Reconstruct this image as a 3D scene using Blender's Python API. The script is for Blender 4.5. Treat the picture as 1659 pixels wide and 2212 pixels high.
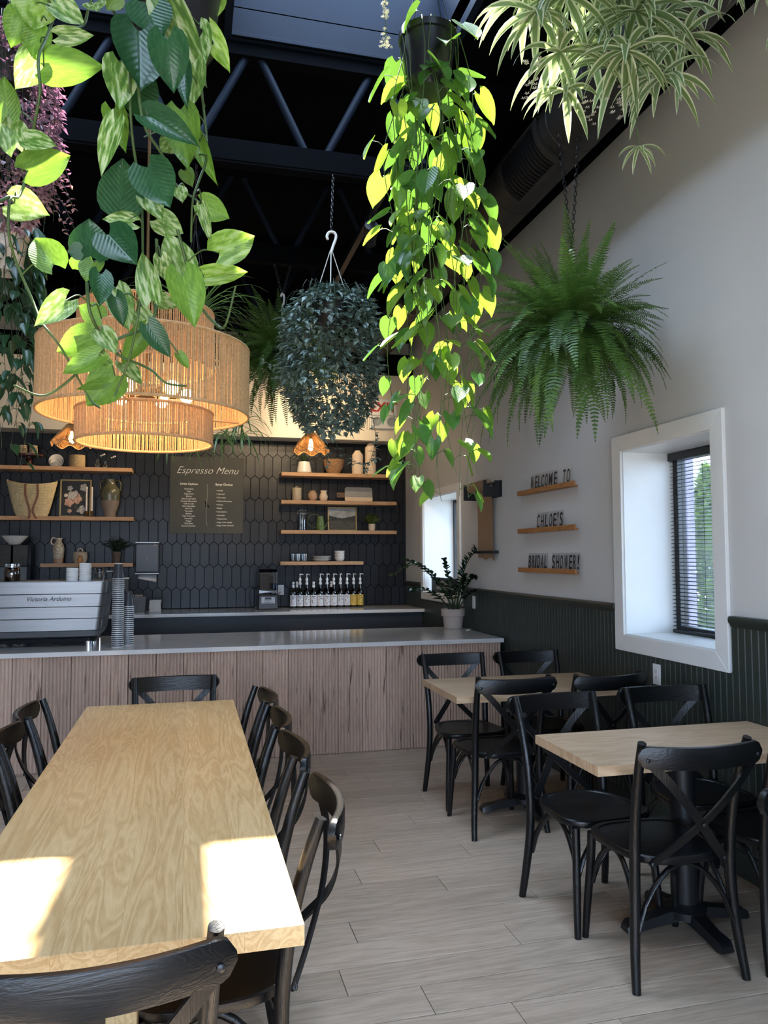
import bpy, math, random
from mathutils import Vector, Matrix, Euler
R = math.radians
PI = math.pi
random.seed(11)
scene = bpy.context.scene
for _o in list(bpy.data.objects):
    bpy.data.objects.remove(_o)
C = scene.collection

# ------------------------------------------------------------------ camera
cam_d = bpy.data.cameras.new('camera')
cam = bpy.data.objects.new('camera', cam_d)
C.objects.link(cam)
cam_d.sensor_fit = 'HORIZONTAL'
cam_d.sensor_width = 36.0
cam_d.lens = 36.0 * 1651.3 / 1659.0
cam_d.clip_start = 0.02
cam_d.clip_end = 300
_yaw, _pit, _rol = 0.250621, 0.058339, -0.0031394
_f = Vector((math.sin(_yaw) * math.cos(_pit), math.cos(_yaw) * math.cos(_pit), math.sin(_pit)))
_r = Vector((math.cos(_yaw), -math.sin(_yaw), 0))
_u = _r.cross(_f)
_r2 = math.cos(_rol) * _r + math.sin(_rol) * _u
_u2 = -math.sin(_rol) * _r + math.cos(_rol) * _u
_m = Matrix((_r2, _u2, -_f)).transposed().to_4x4()
_m.translation = (0, 0, 1.55)
cam.matrix_world = _m
scene.camera = cam

# ------------------------------------------------------------------ world, sun, daylight portals, exposure
SKY = (0.56, 0.735, 1.0)
SKY_S = 6.5
SUN_S = 17.0
w = bpy.data.worlds.new('sky')
scene.world = w
w.use_nodes = True
bg = w.node_tree.nodes['Background']
bg.inputs[0].default_value = (*SKY, 1)
bg.inputs[1].default_value = SKY_S
sd = bpy.data.lights.new('sun', 'SUN')
sd.energy = SUN_S
sd.angle = R(0.9)
sd.color = (1.0, 0.94, 0.84)
sun = bpy.data.objects.new('sun', sd)
C.objects.link(sun)
sun.location = (1.0, 8.0, 14.0)
sun.rotation_euler = Vector((-0.036, -0.47, -1.0)).to_track_quat('-Z', 'Y').to_euler()


def portal(name, loc, direction, sx, sy):
    d = bpy.data.lights.new(name, 'AREA')
    d.shape = 'RECTANGLE'
    d.size = sx
    d.size_y = sy
    d.cycles.is_portal = True
    o = bpy.data.objects.new(name, d)
    C.objects.link(o)
    o.location = loc
    o.rotation_euler = Vector(direction).to_track_quat('-Z', 'Y').to_euler()


portal('daylight_portal', (0.81, 3.46, 4.94), (0, 0, -1), 1.22, 1.42)
portal('daylight_portal', (-0.77, 3.46, 4.94), (0, 0, -1), 1.22, 1.42)
portal('daylight_portal', (-0.9, -2.6, 1.5), (0, 1, 0), 4.6, 1.7)
portal('daylight_portal', (0.81, 0.16, 4.94), (0, 0, -1), 1.22, 1.42)  # this portal and the next serve the added, unseen skylights
portal('daylight_portal', (-0.77, 0.16, 4.94), (0, 0, -1), 1.22, 1.42)
portal('daylight_portal', (3.1, 3.8, 1.63), (-1, 0, 0), 0.9, 1.2)
portal('daylight_portal', (3.1, 7.8, 1.67), (-1, 0, 0), 1.2, 1.1)

vs = scene.view_settings
vs.view_transform = 'Standard'
vs.look = 'None'
vs.gamma = 1
vs.use_curve_mapping = False
vs.exposure = 1.2
scene.cycles.use_denoising = True
scene.cycles.max_bounces = 8
scene.cycles.diffuse_bounces = 5
scene.cycles.glossy_bounces = 4
scene.cycles.transmission_bounces = 6
scene.cycles.transparent_max_bounces = 16
scene.cycles.caustics_reflective = False
scene.cycles.caustics_refractive = False
scene.cycles.sample_clamp_indirect = 6.0


# ------------------------------------------------------------------ materials
def lin(h):
    h = h.lstrip('#')
    out = []
    for i in (0, 2, 4):
        c = int(h[i:i + 2], 16) / 255
        out.append(c / 12.92 if c <= 0.04045 else ((c + 0.055) / 1.055) ** 2.4)
    return tuple(out)


def _new(name):
    m = bpy.data.materials.new(name)
    m.use_nodes = True
    nt = m.node_tree
    return m, nt, nt.nodes['Principled BSDF']


def _sc(c, k):
    return tuple(min(1.0, max(0.0, x * k)) for x in c)


def mat(name, col, rough=0.5, metal=0.0, var=0.12, scale=12.0, bump=0.0, bscale=60.0, spec=0.5, coat=0.0, rnd=0.0, stretch=(1, 1, 1), emit=None, estr=0.0):
    """plain procedural surface: colour with noise variation, fine bump, per-object variation"""
    if isinstance(col, str):
        col = lin(col)
    m, nt, b = _new(name)
    N, L = nt.nodes, nt.links
    b.inputs['Roughness'].default_value = rough
    b.inputs['Metallic'].default_value = metal
    b.inputs['Specular IOR Level'].default_value = spec
    b.inputs['Coat Weight'].default_value = coat
    tc = N.new('ShaderNodeTexCoord')
    mp = N.new('ShaderNodeMapping')
    mp.inputs['Scale'].default_value = stretch
    L.new(tc.outputs['Object'], mp.inputs[0])
    nz = N.new('ShaderNodeTexNoise')
    nz.inputs['Scale'].default_value = scale
    nz.inputs['Detail'].default_value = 4
    L.new(mp.outputs[0], nz.inputs['Vector'])
    rp = N.new('ShaderNodeValToRGB')
    rp.color_ramp.elements[0].position = 0.3
    rp.color_ramp.elements[1].position = 0.7
    rp.color_ramp.elements[0].color = (*_sc(col, 1 - var), 1)
    rp.color_ramp.elements[1].color = (*_sc(col, 1 + var), 1)
    L.new(nz.outputs['Fac'], rp.inputs[0])
    out = rp.outputs[0]
    if rnd:
        oi = N.new('ShaderNodeObjectInfo')
        mr = N.new('ShaderNodeMapRange')
        mr.inputs['To Min'].default_value = 1 - rnd
        mr.inputs['To Max'].default_value = 1 + rnd
        L.new(oi.outputs['Random'], mr.inputs[0])
        hs = N.new('ShaderNodeHueSaturation')
        L.new(mr.outputs[0], hs.inputs['Value'])
        L.new(out, hs.inputs['Color'])
        out = hs.outputs[0]
    L.new(out, b.inputs['Base Color'])
    if bump:
        n2 = N.new('ShaderNodeTexNoise')
        n2.inputs['Scale'].default_value = bscale
        n2.inputs['Detail'].default_value = 3
        L.new(mp.outputs[0], n2.inputs['Vector'])
        bp = N.new('ShaderNodeBump')
        bp.inputs['Strength'].default_value = bump
        bp.inputs['Distance'].default_value = 0.01
        L.new(n2.outputs['Fac'], bp.inputs['Height'])
        L.new(bp.outputs[0], b.inputs['Normal'])
    if emit is not None:
        b.inputs['Emission Color'].default_value = (*emit, 1)
        b.inputs['Emission Strength'].default_value = estr
    return m


def wood(name, c1, c2, axis='Y', rough=0.45, freq=9.0, rnd=0.06, streak=0.5, bump=0.15, dist=1.2, spec=0.4, c3=None):
    """grained wood, grain running along the given object axis"""
    m, nt, b = _new(name)
    N, L = nt.nodes, nt.links
    b.inputs['Roughness'].default_value = rough
    b.inputs['Specular IOR Level'].default_value = spec
    tc = N.new('ShaderNodeTexCoord')
    oi = N.new('ShaderNodeObjectInfo')
    add = N.new('ShaderNodeVectorMath')
    add.operation = 'MULTIPLY_ADD'
    cmb = N.new('ShaderNodeCombineXYZ')
    for i in range(3):
        L.new(oi.outputs['Random'], cmb.inputs[i])
    L.new(cmb.outputs[0], add.inputs[0])
    add.inputs[1].default_value = (37, 23, 51)
    L.new(tc.outputs['Object'], add.inputs[2])
    mp = N.new('ShaderNodeMapping')
    s = {'X': (0.09, 1, 1), 'Y': (1, 0.09, 1), 'Z': (1, 1, 0.09)}[axis]
    mp.inputs['Scale'].default_value = s
    L.new(add.outputs[0], mp.inputs[0])
    n1 = N.new('ShaderNodeTexNoise')
    n1.inputs['Scale'].default_value = freq
    n1.inputs['Detail'].default_value = 3
    n1.inputs['Distortion'].default_value = dist
    L.new(mp.outputs[0], n1.inputs['Vector'])
    wv = N.new('ShaderNodeMath')
    wv.operation = 'MULTIPLY'
    wv.inputs[1].default_value = 9.0
    L.new(n1.outputs['Fac'], wv.inputs[0])
    fr = N.new('ShaderNodeMath')
    fr.operation = 'PINGPONG'
    fr.inputs[1].default_value = 0.5
    L.new(wv.outputs[0], fr.inputs[0])
    n2 = N.new('ShaderNodeTexNoise')
    n2.inputs['Scale'].default_value = freq * 22
    n2.inputs['Detail'].default_value = 4
    L.new(mp.outputs[0], n2.inputs['Vector'])
    mx = N.new('ShaderNodeMath')
    mx.operation = 'MULTIPLY_ADD'
    L.new(fr.outputs[0], mx.inputs[0])
    mx.inputs[1].default_value = 2 * streak
    sub = N.new('ShaderNodeMath')
    sub.operation = 'MULTIPLY'
    sub.inputs[1].default_value = 1.0 - streak
    L.new(n2.outputs['Fac'], sub.inputs[0])
    L.new(sub.outputs[0], mx.inputs[2])
    rp = N.new('ShaderNodeValToRGB')
    rp.color_ramp.elements[0].position = 0.12
    rp.color_ramp.elements[1].position = 0.88
    rp.color_ramp.elements[0].color = (*lin(c1), 1)
    rp.color_ramp.elements[1].color = (*lin(c2), 1)
    L.new(mx.outputs[0], rp.inputs[0])
    mr = N.new('ShaderNodeMapRange')
    mr.inputs['To Min'].default_value = 1 - rnd
    mr.inputs['To Max'].default_value = 1 + rnd
    L.new(oi.outputs['Random'], mr.inputs[0])
    hs = N.new('ShaderNodeHueSaturation')
    L.new(mr.outputs[0], hs.inputs['Value'])
    L.new(rp.outputs[0], hs.inputs['Color'])
    outc = hs.outputs[0]
    if c3:
        n3 = N.new('ShaderNodeTexNoise')
        n3.inputs['Scale'].default_value = freq * 2.2
        n3.inputs['Detail'].default_value = 3
        n3.inputs['Distortion'].default_value = 0.5
        L.new(mp.outputs[0], n3.inputs['Vector'])
        r3 = N.new('ShaderNodeValToRGB')
        r3.color_ramp.elements[0].position = 0.62
        r3.color_ramp.elements[1].position = 0.70
        L.new(n3.outputs['Fac'], r3.inputs[0])
        m3 = N.new('ShaderNodeMix')
        m3.data_type = 'RGBA'
        L.new(r3.outputs[0], m3.inputs[0])
        L.new(outc, m3.inputs[6])
        m3.inputs[7].default_value = (*lin(c3), 1)
        outc = m3.outputs[2]
    L.new(outc, b.inputs['Base Color'])
    if bump:
        bp = N.new('ShaderNodeBump')
        bp.inputs['Strength'].default_value = bump
        bp.inputs['Distance'].default_value = 0.004
        L.new(mx.outputs[0], bp.inputs['Height'])
        L.new(bp.outputs[0], b.inputs['Normal'])
    return m


def leafmat(name, dark, light, trans, tcol, rough=0.35, marble=None, mscale=14.0, rnd=0.2, veins=False):
    """leaf: principled surface + translucency, vein tint, optional marbling"""
    m, nt, b = _new(name)
    N, L = nt.nodes, nt.links
    b.inputs['Roughness'].default_value = rough
    b.inputs['Specular IOR Level'].default_value = 0.45
    tc = N.new('ShaderNodeTexCoord')
    nz = N.new('ShaderNodeTexNoise')
    nz.inputs['Scale'].default_value = mscale
    nz.inputs['Detail'].default_value = 5
    mp = N.new('ShaderNodeMapping')
    mp.inputs['Scale'].default_value = (1, 0.35, 1)
    oi = N.new('ShaderNodeObjectInfo')
    cmb = N.new('ShaderNodeCombineXYZ')
    for i in range(3):
        L.new(oi.outputs['Random'], cmb.inputs[i])
    ma = N.new('ShaderNodeVectorMath')
    ma.operation = 'MULTIPLY_ADD'
    ma.inputs[1].default_value = (19, 7, 13)
    L.new(cmb.outputs[0], ma.inputs[0])
    L.new(tc.outputs['Object'], ma.inputs[2])
    L.new(ma.outputs[0], mp.inputs[0])
    L.new(mp.outputs[0], nz.inputs['Vector'])
    rp = N.new('ShaderNodeValToRGB')
    el = rp.color_ramp.elements
    el[0].position, el[1].position = 0.3, 0.7
    el[0].color = (*lin(dark), 1)
    el[1].color = (*lin(light), 1)
    if marble:
        el[0].position, el[1].position = 0.40, 0.50
        e = el.new(0.60)
        e.color = (*lin(marble), 1)
    L.new(nz.outputs['Fac'], rp.inputs[0])
    mr = N.new('ShaderNodeMapRange')
    mr.inputs['To Min'].default_value = 1 - rnd
    mr.inputs['To Max'].default_value = 1 + rnd
    L.new(oi.outputs['Random'], mr.inputs[0])
    hs = N.new('ShaderNodeHueSaturation')
    L.new(mr.outputs[0], hs.inputs['Value'])
    L.new(rp.outputs[0], hs.inputs['Color'])
    L.new(hs.outputs[0], b.inputs['Base Color'])
    if veins:
        sx = N.new('ShaderNodeSeparateXYZ')
        L.new(tc.outputs['Object'], sx.inputs[0])

        def mth(op, a_, b_=None, c_=None):
            q = N.new('ShaderNodeMath')
            q.operation = op
            for i_, val in enumerate((a_, b_, c_)):
                if val is None:
                    continue
                if isinstance(val, (int, float)):
                    q.inputs[i_].default_value = val
                else:
                    L.new(val, q.inputs[i_])
            return q.outputs[0]
        ax = mth('ABSOLUTE', sx.outputs[0])
        ph = mth('MULTIPLY', mth('MULTIPLY_ADD', ax, -0.9, sx.outputs[1]), 9.0)
        side = mth('POWER', mth('PINGPONG', ph, 0.5), 0.6)
        mid = mth('SUBTRACT', 1.0, mth('MULTIPLY', ax, 28.0))
        mid.node.use_clamp = True
        bp = N.new('ShaderNodeBump')
        bp.inputs['Strength'].default_value = 0.10
        bp.inputs['Distance'].default_value = 0.010
        L.new(mth('SUBTRACT', side, mth('MULTIPLY', mid, 1.2)), bp.inputs['Height'])
        L.new(bp.outputs[0], b.inputs['Normal'])
        h2 = N.new('ShaderNodeMix')
        h2.data_type = 'RGBA'
        L.new(mth('MULTIPLY', mid, 0.35), h2.inputs[0])
        L.new(hs.outputs[0], h2.inputs[6])
        h2.inputs[7].default_value = (*_sc(lin(light), 1.3), 1)
        L.new(h2.outputs[2], b.inputs['Base Color'])
    tr = N.new('ShaderNodeBsdfTranslucent')
    mixc = N.new('ShaderNodeMix')
    mixc.data_type = 'RGBA'
    mixc.inputs[0].default_value = 0.6
    L.new(hs.outputs[0], mixc.inputs[6])
    mixc.inputs[7].default_value = (*lin(tcol), 1)
    L.new(mixc.outputs[2], tr.inputs['Color'])
    ms = N.new('ShaderNodeMixShader')
    ms.inputs[0].default_value = trans
    L.new(b.outputs[0], ms.inputs[1])
    L.new(tr.outputs[0], ms.inputs[2])
    L.new(ms.outputs[0], N['Material Output'].inputs['Surface'])
    return m


def blademat(name, mid, edge, trans, tcol, rough=0.35, band=0.28):
    """striped strap leaf: colour across the blade from its UV"""
    m, nt, b = _new(name)
    N, L = nt.nodes, nt.links
    b.inputs['Roughness'].default_value = rough
    uv = N.new('ShaderNodeUVMap')
    sx = N.new('ShaderNodeSeparateXYZ')
    L.new(uv.outputs[0], sx.inputs[0])
    a = N.new('ShaderNodeMath')
    a.operation = 'SUBTRACT'
    a.inputs[1].default_value = 0.5
    L.new(sx.outputs[0], a.inputs[0])
    ab = N.new('ShaderNodeMath')
    ab.operation = 'ABSOLUTE'
    L.new(a.outputs[0], ab.inputs[0])
    rp = N.new('ShaderNodeValToRGB')
    rp.color_ramp.elements[0].position = band
    rp.color_ramp.elements[1].position = band + 0.07
    rp.color_ramp.elements[0].color = (*lin(mid), 1)
    rp.color_ramp.elements[1].color = (*lin(edge), 1)
    L.new(ab.outputs[0], rp.inputs[0])
    L.new(rp.outputs[0], b.inputs['Base Color'])
    tr = N.new('ShaderNodeBsdfTranslucent')
    mixc = N.new('ShaderNodeMix')
    mixc.data_type = 'RGBA'
    mixc.inputs[0].default_value = 0.5
    L.new(rp.outputs[0], mixc.inputs[6])
    mixc.inputs[7].default_value = (*lin(tcol), 1)
    L.new(mixc.outputs[2], tr.inputs['Color'])
    ms = N.new('ShaderNodeMixShader')
    ms.inputs[0].default_value = trans
    L.new(b.outputs[0], ms.inputs[1])
    L.new(tr.outputs[0], ms.inputs[2])
    L.new(ms.outputs[0], N['Material Output'].inputs['Surface'])
    return m


def glassmat(name, tint=(0.95, 0.98, 1.0), gloss=0.08, rough=0.02, fres=0.6):
    """thin glass: tinted see-through with a fresnel reflection"""
    m, nt, b = _new(name)
    N, L = nt.nodes, nt.links
    N.remove(b)
    t = N.new('ShaderNodeBsdfTransparent')
    t.inputs[0].default_value = (*tint, 1)
    g = N.new('ShaderNodeBsdfGlossy')
    g.inputs['Roughness'].default_value = rough
    lw = N.new('ShaderNodeLayerWeight')
    lw.inputs[0].default_value = 0.25
    ad = N.new('ShaderNodeMath')
    ad.operation = 'MULTIPLY_ADD'
    ad.inputs[1].default_value = fres
    ad.inputs[2].default_value = gloss
    ad.use_clamp = True
    L.new(lw.outputs['Fresnel'], ad.inputs[0])
    ms = N.new('ShaderNodeMixShader')
    L.new(ad.outputs[0], ms.inputs[0])
    L.new(t.outputs[0], ms.inputs[1])
    L.new(g.outputs[0], ms.inputs[2])
    L.new(ms.outputs[0], N['Material Output'].inputs['Surface'])
    return m


def emitmat(name, col, s):
    m, nt, b = _new(name)
    b.inputs['Base Color'].default_value = (*col, 1)
    b.inputs['Emission Color'].default_value = (*col, 1)
    b.inputs['Emission Strength'].default_value = s
    return m


# ------------------------------------------------------------------ mesh helpers
class MB:
    def __init__(self):
        self.v, self.f, self.uv = [], [], {}

    def box(self, x0, x1, y0, y1, z0, z1):
        n = len(self.v)
        self.v += [(x, y, z) for z in (z0, z1) for y in (y0, y1) for x in (x0, x1)]
        for q in ((0, 2, 3, 1), (4, 5, 7, 6), (0, 1, 5, 4), (2, 6, 7, 3), (0, 4, 6, 2), (1, 3, 7, 5)):
            self.f.append(tuple(n + i for i in q))
        return self

    def obox(self, M4, sx, sy, sz):
        """box of the given size centred on matrix M4"""
        n = len(self.v)
        for z in (-.5, .5):
            for y in (-.5, .5):
                for x in (-.5, .5):
                    self.v.append(tuple(M4 @ Vector((x * sx, y * sy, z * sz))))
        for q in ((0, 2, 3, 1), (4, 5, 7, 6), (0, 1, 5, 4), (2, 6, 7, 3), (0, 4, 6, 2), (1, 3, 7, 5)):
            self.f.append(tuple(n + i for i in q))
        return self

    def tube(self, pts, r, n=8, cap=True, flat=1.0, up=None):
        pts = [Vector(p) for p in pts]
        if not isinstance(r, (list, tuple)):
            r = [r] * len(pts)
        base = len(self.v)
        prev = None
        for i, p in enumerate(pts):
            if i == 0:
                t = pts[1] - p
            elif i == len(pts) - 1:
                t = p - pts[i - 1]
            else:
                t = pts[i + 1] - pts[i - 1]
            if t.length < 1e-9:
                t = Vector((0, 0, 1))
            t.normalize()
            if prev is None:
                a = Vector(up) if up else (Vector((0, 0, 1)) if abs(t.z) < 0.9 else Vector((1, 0, 0)))
                x = (a - t * a.dot(t)).normalized()
            else:
                x = prev - t * prev.dot(t)
                x = x.normalized() if x.length > 1e-6 else prev
            prev = x
            y = t.cross(x)
            for k in range(n):
                an = 2 * PI * k / n
                q = p + x * (math.cos(an) * r[i]) + y * (math.sin(an) * r[i] * flat)
                self.v.append(tuple(q))
        for i in range(len(pts) - 1):
            for k in range(n):
                a = base + i * n + k
                b = base + i * n + (k + 1) % n
                self.f.append((a, b, b + n, a + n))
        if cap:
            self.f.append(tuple(base + k for k in range(n - 1, -1, -1)))
            e = base + (len(pts) - 1) * n
            self.f.append(tuple(e + k for k in range(n)))
        return self

    def lathe(self, prof, n=24, c=(0, 0, 0), wob=None, close=False):
        base = len(self.v)
        for (r, z) in prof:
            for k in range(n):
                an = 2 * PI * k / n
                rr = r * (wob(an, z) if wob else 1)
                self.v.append((c[0] + rr * math.cos(an), c[1] + rr * math.sin(an), c[2] + z))
        m = len(prof)
        for i in range(m - 1):
            for k in range(n):
                a = base + i * n + k
                b = base + i * n + (k + 1) % n
                self.f.append((a, b, b + n, a + n))
        if prof[0][0] > 1e-6:
            self.f.append(tuple(base + k for k in range(n - 1, -1, -1)))
        if prof[-1][0] > 1e-6 and close:
            e = base + (m - 1) * n
            self.f.append(tuple(e + k for k in range(n)))
        return self

    def loft(self, loops, cap0=True, cap1=True):
        base = len(self.v)
        n = len(loops[0])
        for l in loops:
            self.v += [tuple(p) for p in l]
        for i in range(len(loops) - 1):
            for k in range(n):
                a = base + i * n + k
                b = base + i * n + (k + 1) % n
                self.f.append((a, b, b + n, a + n))
        if cap0:
            self.f.append(tuple(base + k for k in range(n - 1, -1, -1)))
        if cap1:
            e = base + (len(loops) - 1) * n
            self.f.append(tuple(e + k for k in range(n)))
        return self

    def strip(self, path, halfw, side, fold=0.0, uv=True):
        """blade: path points, half widths, side vectors -> 2 quads across with uv.x across"""
        base = len(self.v)
        for i, p in enumerate(path):
            p = Vector(p)
            s = Vector(side[i] if isinstance(side, list) else side)
            for k, u in ((-1, 0.0), (0, 0.5), (1, 1.0)):
                q = p + s * (halfw[i] * k)
                if k == 0 and fold:
                    q = q - Vector((0, 0, fold * halfw[i]))
                self.v.append(tuple(q))
                self.uv[len(self.v) - 1] = (u, i / max(1, len(path) - 1))
        for i in range(len(path) - 1):
            for k in range(2):
                a = base + i * 3 + k
                self.f.append((a, a + 1, a + 4, a + 3))
        return self

    def mesh(self, name, m, smooth=None):
        me = bpy.data.meshes.new(name)
        me.from_pydata(self.v, [], self.f)
        if m is not None:
            for mm in (m if isinstance(m, (list, tuple)) else [m]):
                me.materials.append(mm)
        if self.uv:
            ul = me.uv_layers.new(name='UVMap')
            for lp in me.loops:
                ul.data[lp.index].uv = self.uv.get(lp.vertex_index, (0.5, 0.5))
        if smooth is not None:
            me.polygons.foreach_set('use_smooth', [True] * len(me.polygons))
            if smooth < 180:
                me.set_sharp_from_angle(angle=R(smooth))
        me.update()
        return me

    def build(self, name, m, parent=None, smooth=None, loc=None, rot=None, bevel=0.0, kind=None):
        o = bpy.data.objects.new(name, self.mesh(name, m, smooth))
        C.objects.link(o)
        if parent is not None:
            o.parent = parent
        if loc is not None:
            o.location = loc
        if rot is not None:
            o.rotation_euler = rot
        if bevel:
            bv = o.modifiers.new('bevel', 'BEVEL')
            bv.width = bevel
            bv.segments = 2
            bv.limit_method = 'ANGLE'
        if kind:
            o['kind'] = kind
        return o


def inst(name, me, parent=None, loc=(0, 0, 0), rot=None, scale=None, mw=None):
    o = bpy.data.objects.new(name, me)
    C.objects.link(o)
    if parent is not None:
        o.parent = parent
    if mw is not None:
        o.matrix_local = mw
    else:
        o.location = loc
        if rot is not None:
            o.rotation_euler = rot
        if scale is not None:
            o.scale = scale if not isinstance(scale, (int, float)) else (scale,) * 3
    return o


def tag(o, label, cat, group=None, kind=None):
    o['label'] = label
    o['category'] = cat
    if group:
        o['group'] = group
    if kind:
        o['kind'] = kind
    return o


def thing(name, label, cat, loc=(0, 0, 0), rz=0.0, group=None):
    o = bpy.data.objects.new(name, None)
    o.empty_display_size = 0.1
    C.objects.link(o)
    o.location = loc
    o.rotation_euler = (0, 0, rz)
    return tag(o, label, cat, group)


_ONES = ['zeroth', 'first', 'second', 'third', 'fourth', 'fifth', 'sixth', 'seventh', 'eighth', 'ninth', 'tenth', 'eleventh', 'twelfth', 'thirteenth', 'fourteenth', 'fifteenth', 'sixteenth', 'seventeenth', 'eighteenth', 'nineteenth']


def nth(k):
    if k < 20:
        return _ONES[k]
    t_ = {2: 'twenty', 3: 'thirty'}[k // 10]
    return t_ + '-' + _ONES[k % 10] if k % 10 else {2: 'twentieth', 3: 'thirtieth'}[k // 10]


def struct(o):
    o['kind'] = 'structure'
    return o


def copy_tree(root, loc, rz, label, group=None):
    r = root.copy()
    C.objects.link(r)
    r.location = loc
    r.rotation_euler = (0, 0, rz)
    r['label'] = label
    if group:
        r['group'] = group
    for ch in list(root.children):
        c = ch.copy()
        C.objects.link(c)
        c.parent = r
        for g in list(ch.children):
            d = g.copy()
            C.objects.link(d)
            d.parent = c
    return r


def text(name, body, size, m, parent=None, loc=(0, 0, 0), rot=(PI / 2, 0, 0), ext=0.0006, align='CENTER', shear=0.0, sx=1.0, ls=1.0, bold=0.0):
    cu = bpy.data.curves.new(name, 'FONT')
    cu.body = body
    cu.size = size
    cu.extrude = ext
    cu.align_x = align
    cu.shear = shear
    cu.space_line = ls
    cu.offset = bold
    cu.resolution_u = 3
    cu.materials.append(m)
    tmp = bpy.data.objects.new(name, cu)
    me = bpy.data.meshes.new_from_object(tmp)
    bpy.data.objects.remove(tmp)
    bpy.data.curves.remove(cu)
    me.name = name
    o = bpy.data.objects.new(name, me)
    C.objects.link(o)
    if parent is not None:
        o.parent = parent
    o.location = loc
    o.rotation_euler = rot
    o.scale = (sx, 1, 1)
    return o


def smooth_path(pts, k=4):
    """Catmull-Rom"""
    P = [Vector(p) for p in pts]
    out = []
    for i in range(len(P) - 1):
        p0 = P[max(0, i - 1)]
        p1, p2 = P[i], P[i + 1]
        p3 = P[min(len(P) - 1, i + 2)]
        for j in range(k):
            t = j / k
            out.append(0.5 * ((2 * p1) + (p2 - p0) * t + (2 * p0 - 5 * p1 + 4 * p2 - p3) * t * t + (3 * p1 - p0 - 3 * p2 + p3) * t ** 3))
    out.append(P[-1])
    return out


def clip_poly(poly, axis, val, keep_greater):
    out = []
    n = len(poly)
    for i in range(n):
        a, b = poly[i], poly[(i + 1) % n]
        ia = (a[axis] >= val) if keep_greater else (a[axis] <= val)
        ib = (b[axis] >= val) if keep_greater else (b[axis] <= val)
        if ia:
            out.append(a)
        if ia != ib:
            t = (val - a[axis]) / (b[axis] - a[axis])
            out.append(tuple(a[k] + t * (b[k] - a[k]) for k in range(2)))
    return out

# ------------------------------------------------------------------ material library
M = {}
M['wall'] = mat('white_wall_paint', (0.55, 0.54, 0.525), 0.75, var=0.02, scale=3, bump=0.03, bscale=180)
M['cream'] = mat('cream_wall_paint', (0.66, 0.60, 0.50), 0.8, var=0.02, scale=3)
M['trimw'] = mat('white_trim_paint', (0.74, 0.74, 0.73), 0.38, var=0.02, scale=5)
M['green'] = mat('dark_green_paint', (0.026, 0.034, 0.028), 0.42, var=0.08, scale=6)
M['black'] = mat('black_ceiling_paint', (0.0020, 0.0024, 0.0036), 0.8, var=0.2, scale=5, spec=0.03)
M['navyw'] = mat('navy_black_paint', (0.0055, 0.0100, 0.0195), 0.6, var=0.1, scale=4, spec=0.12)
M['duct'] = mat('charcoal_duct_paint', (0.020, 0.0185, 0.018), 0.5, var=0.15, scale=5)
M['grout'] = mat('dark_grout', (0.0025, 0.003, 0.004), 0.95)
M['tile'] = mat('navy_glazed_tile', (0.0072, 0.0088, 0.0130), 0.36, var=0.25, scale=9, bump=0.12, bscale=14, spec=0.28, rnd=0.25)
M['plank'] = wood('greyed_oak_plank', '#968573', '#c8b6a3', 'X', 0.42, 6.0, 0.10, 0.28, 0.06, 0.8, 0.4)
M['oak'] = wood('limed_oak', '#b08d5c', '#d8bc8d', 'Y', 0.40, 11.0, 0.05, 0.42, 0.12, 1.1, 0.4)
M['oakx'] = wood('pale_limed_oak', '#a98b6b', '#c8ae90', 'X', 0.42, 7.0, 0.05, 0.5, 0.12, 1.2, 0.4)
M['shelf'] = wood('light_oak_shelf', '#a57c58', '#c69c74', 'X', 0.5, 9.0, 0.08, 0.4, 0.1, 0.8)
M['flute'] = wood('spalted_maple', '#a38979', '#c8af9e', 'Z', 0.55, 12.0, 0.14, 0.3, 0.05, 0.9, 0.3, c3='#6b554a')
M['ledge'] = wood('fir_ledge', '#8e5c34', '#b07c4c', 'Y', 0.5, 16.0, 0.06, 0.6, 0.1, 1.2)
M['chair'] = wood('black_stained_ash', '#060708', '#0d0e11', 'Z', 0.30, 30.0, 0.1, 0.4, 0.25, 0.6, 0.42)
M['chairx'] = wood('black_stained_ash_rail', '#060708', '#0d0e11', 'X', 0.30, 30.0, 0.1, 0.4, 0.18, 0.6, 0.42)
M['metalblk'] = mat('black_powder_coat', (0.008, 0.009, 0.011), 0.4, var=0.1, bump=0.03, bscale=300)
M['quartz'] = mat('white_quartz', (0.60, 0.585, 0.57), 0.10, var=0.05, scale=7, spec=0.5)
M['steel'] = mat('brushed_steel', (0.24, 0.245, 0.255), 0.38, metal=0.9, var=0.06, scale=8, stretch=(0.3, 1, 8))
M['chrome'] = mat('chrome', (0.8, 0.8, 0.82), 0.08, metal=1.0, var=0.02)
M['darkp'] = mat('charcoal_plastic', (0.035, 0.038, 0.044), 0.38, var=0.06)
M['blackp'] = mat('black_plastic', (0.008, 0.008, 0.010), 0.3, var=0.06)
M['white'] = mat('white_plastic', (0.72, 0.72, 0.71), 0.4, var=0.02)
M['paper'] = mat('white_paper', (0.70, 0.68, 0.65), 0.85, var=0.03, scale=20)
M['kraft'] = mat('kraft_paper', (0.30, 0.19, 0.11), 0.85, var=0.06, scale=10)
M['ceram'] = mat('white_stoneware', (0.66, 0.63, 0.58), 0.35, var=0.04)
M['cvase'] = mat('matte_cream_clay', (0.62, 0.50, 0.38), 0.8, var=0.04)
M['tan'] = mat('tan_clay', (0.38, 0.24, 0.15), 0.7, var=0.07)
M['stone'] = mat('beige_stoneware', (0.42, 0.34, 0.24), 0.5, var=0.06)
M['terra'] = mat('pinkish_clay_pot', (0.46, 0.37, 0.32), 0.8, var=0.06, scale=8)
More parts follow.
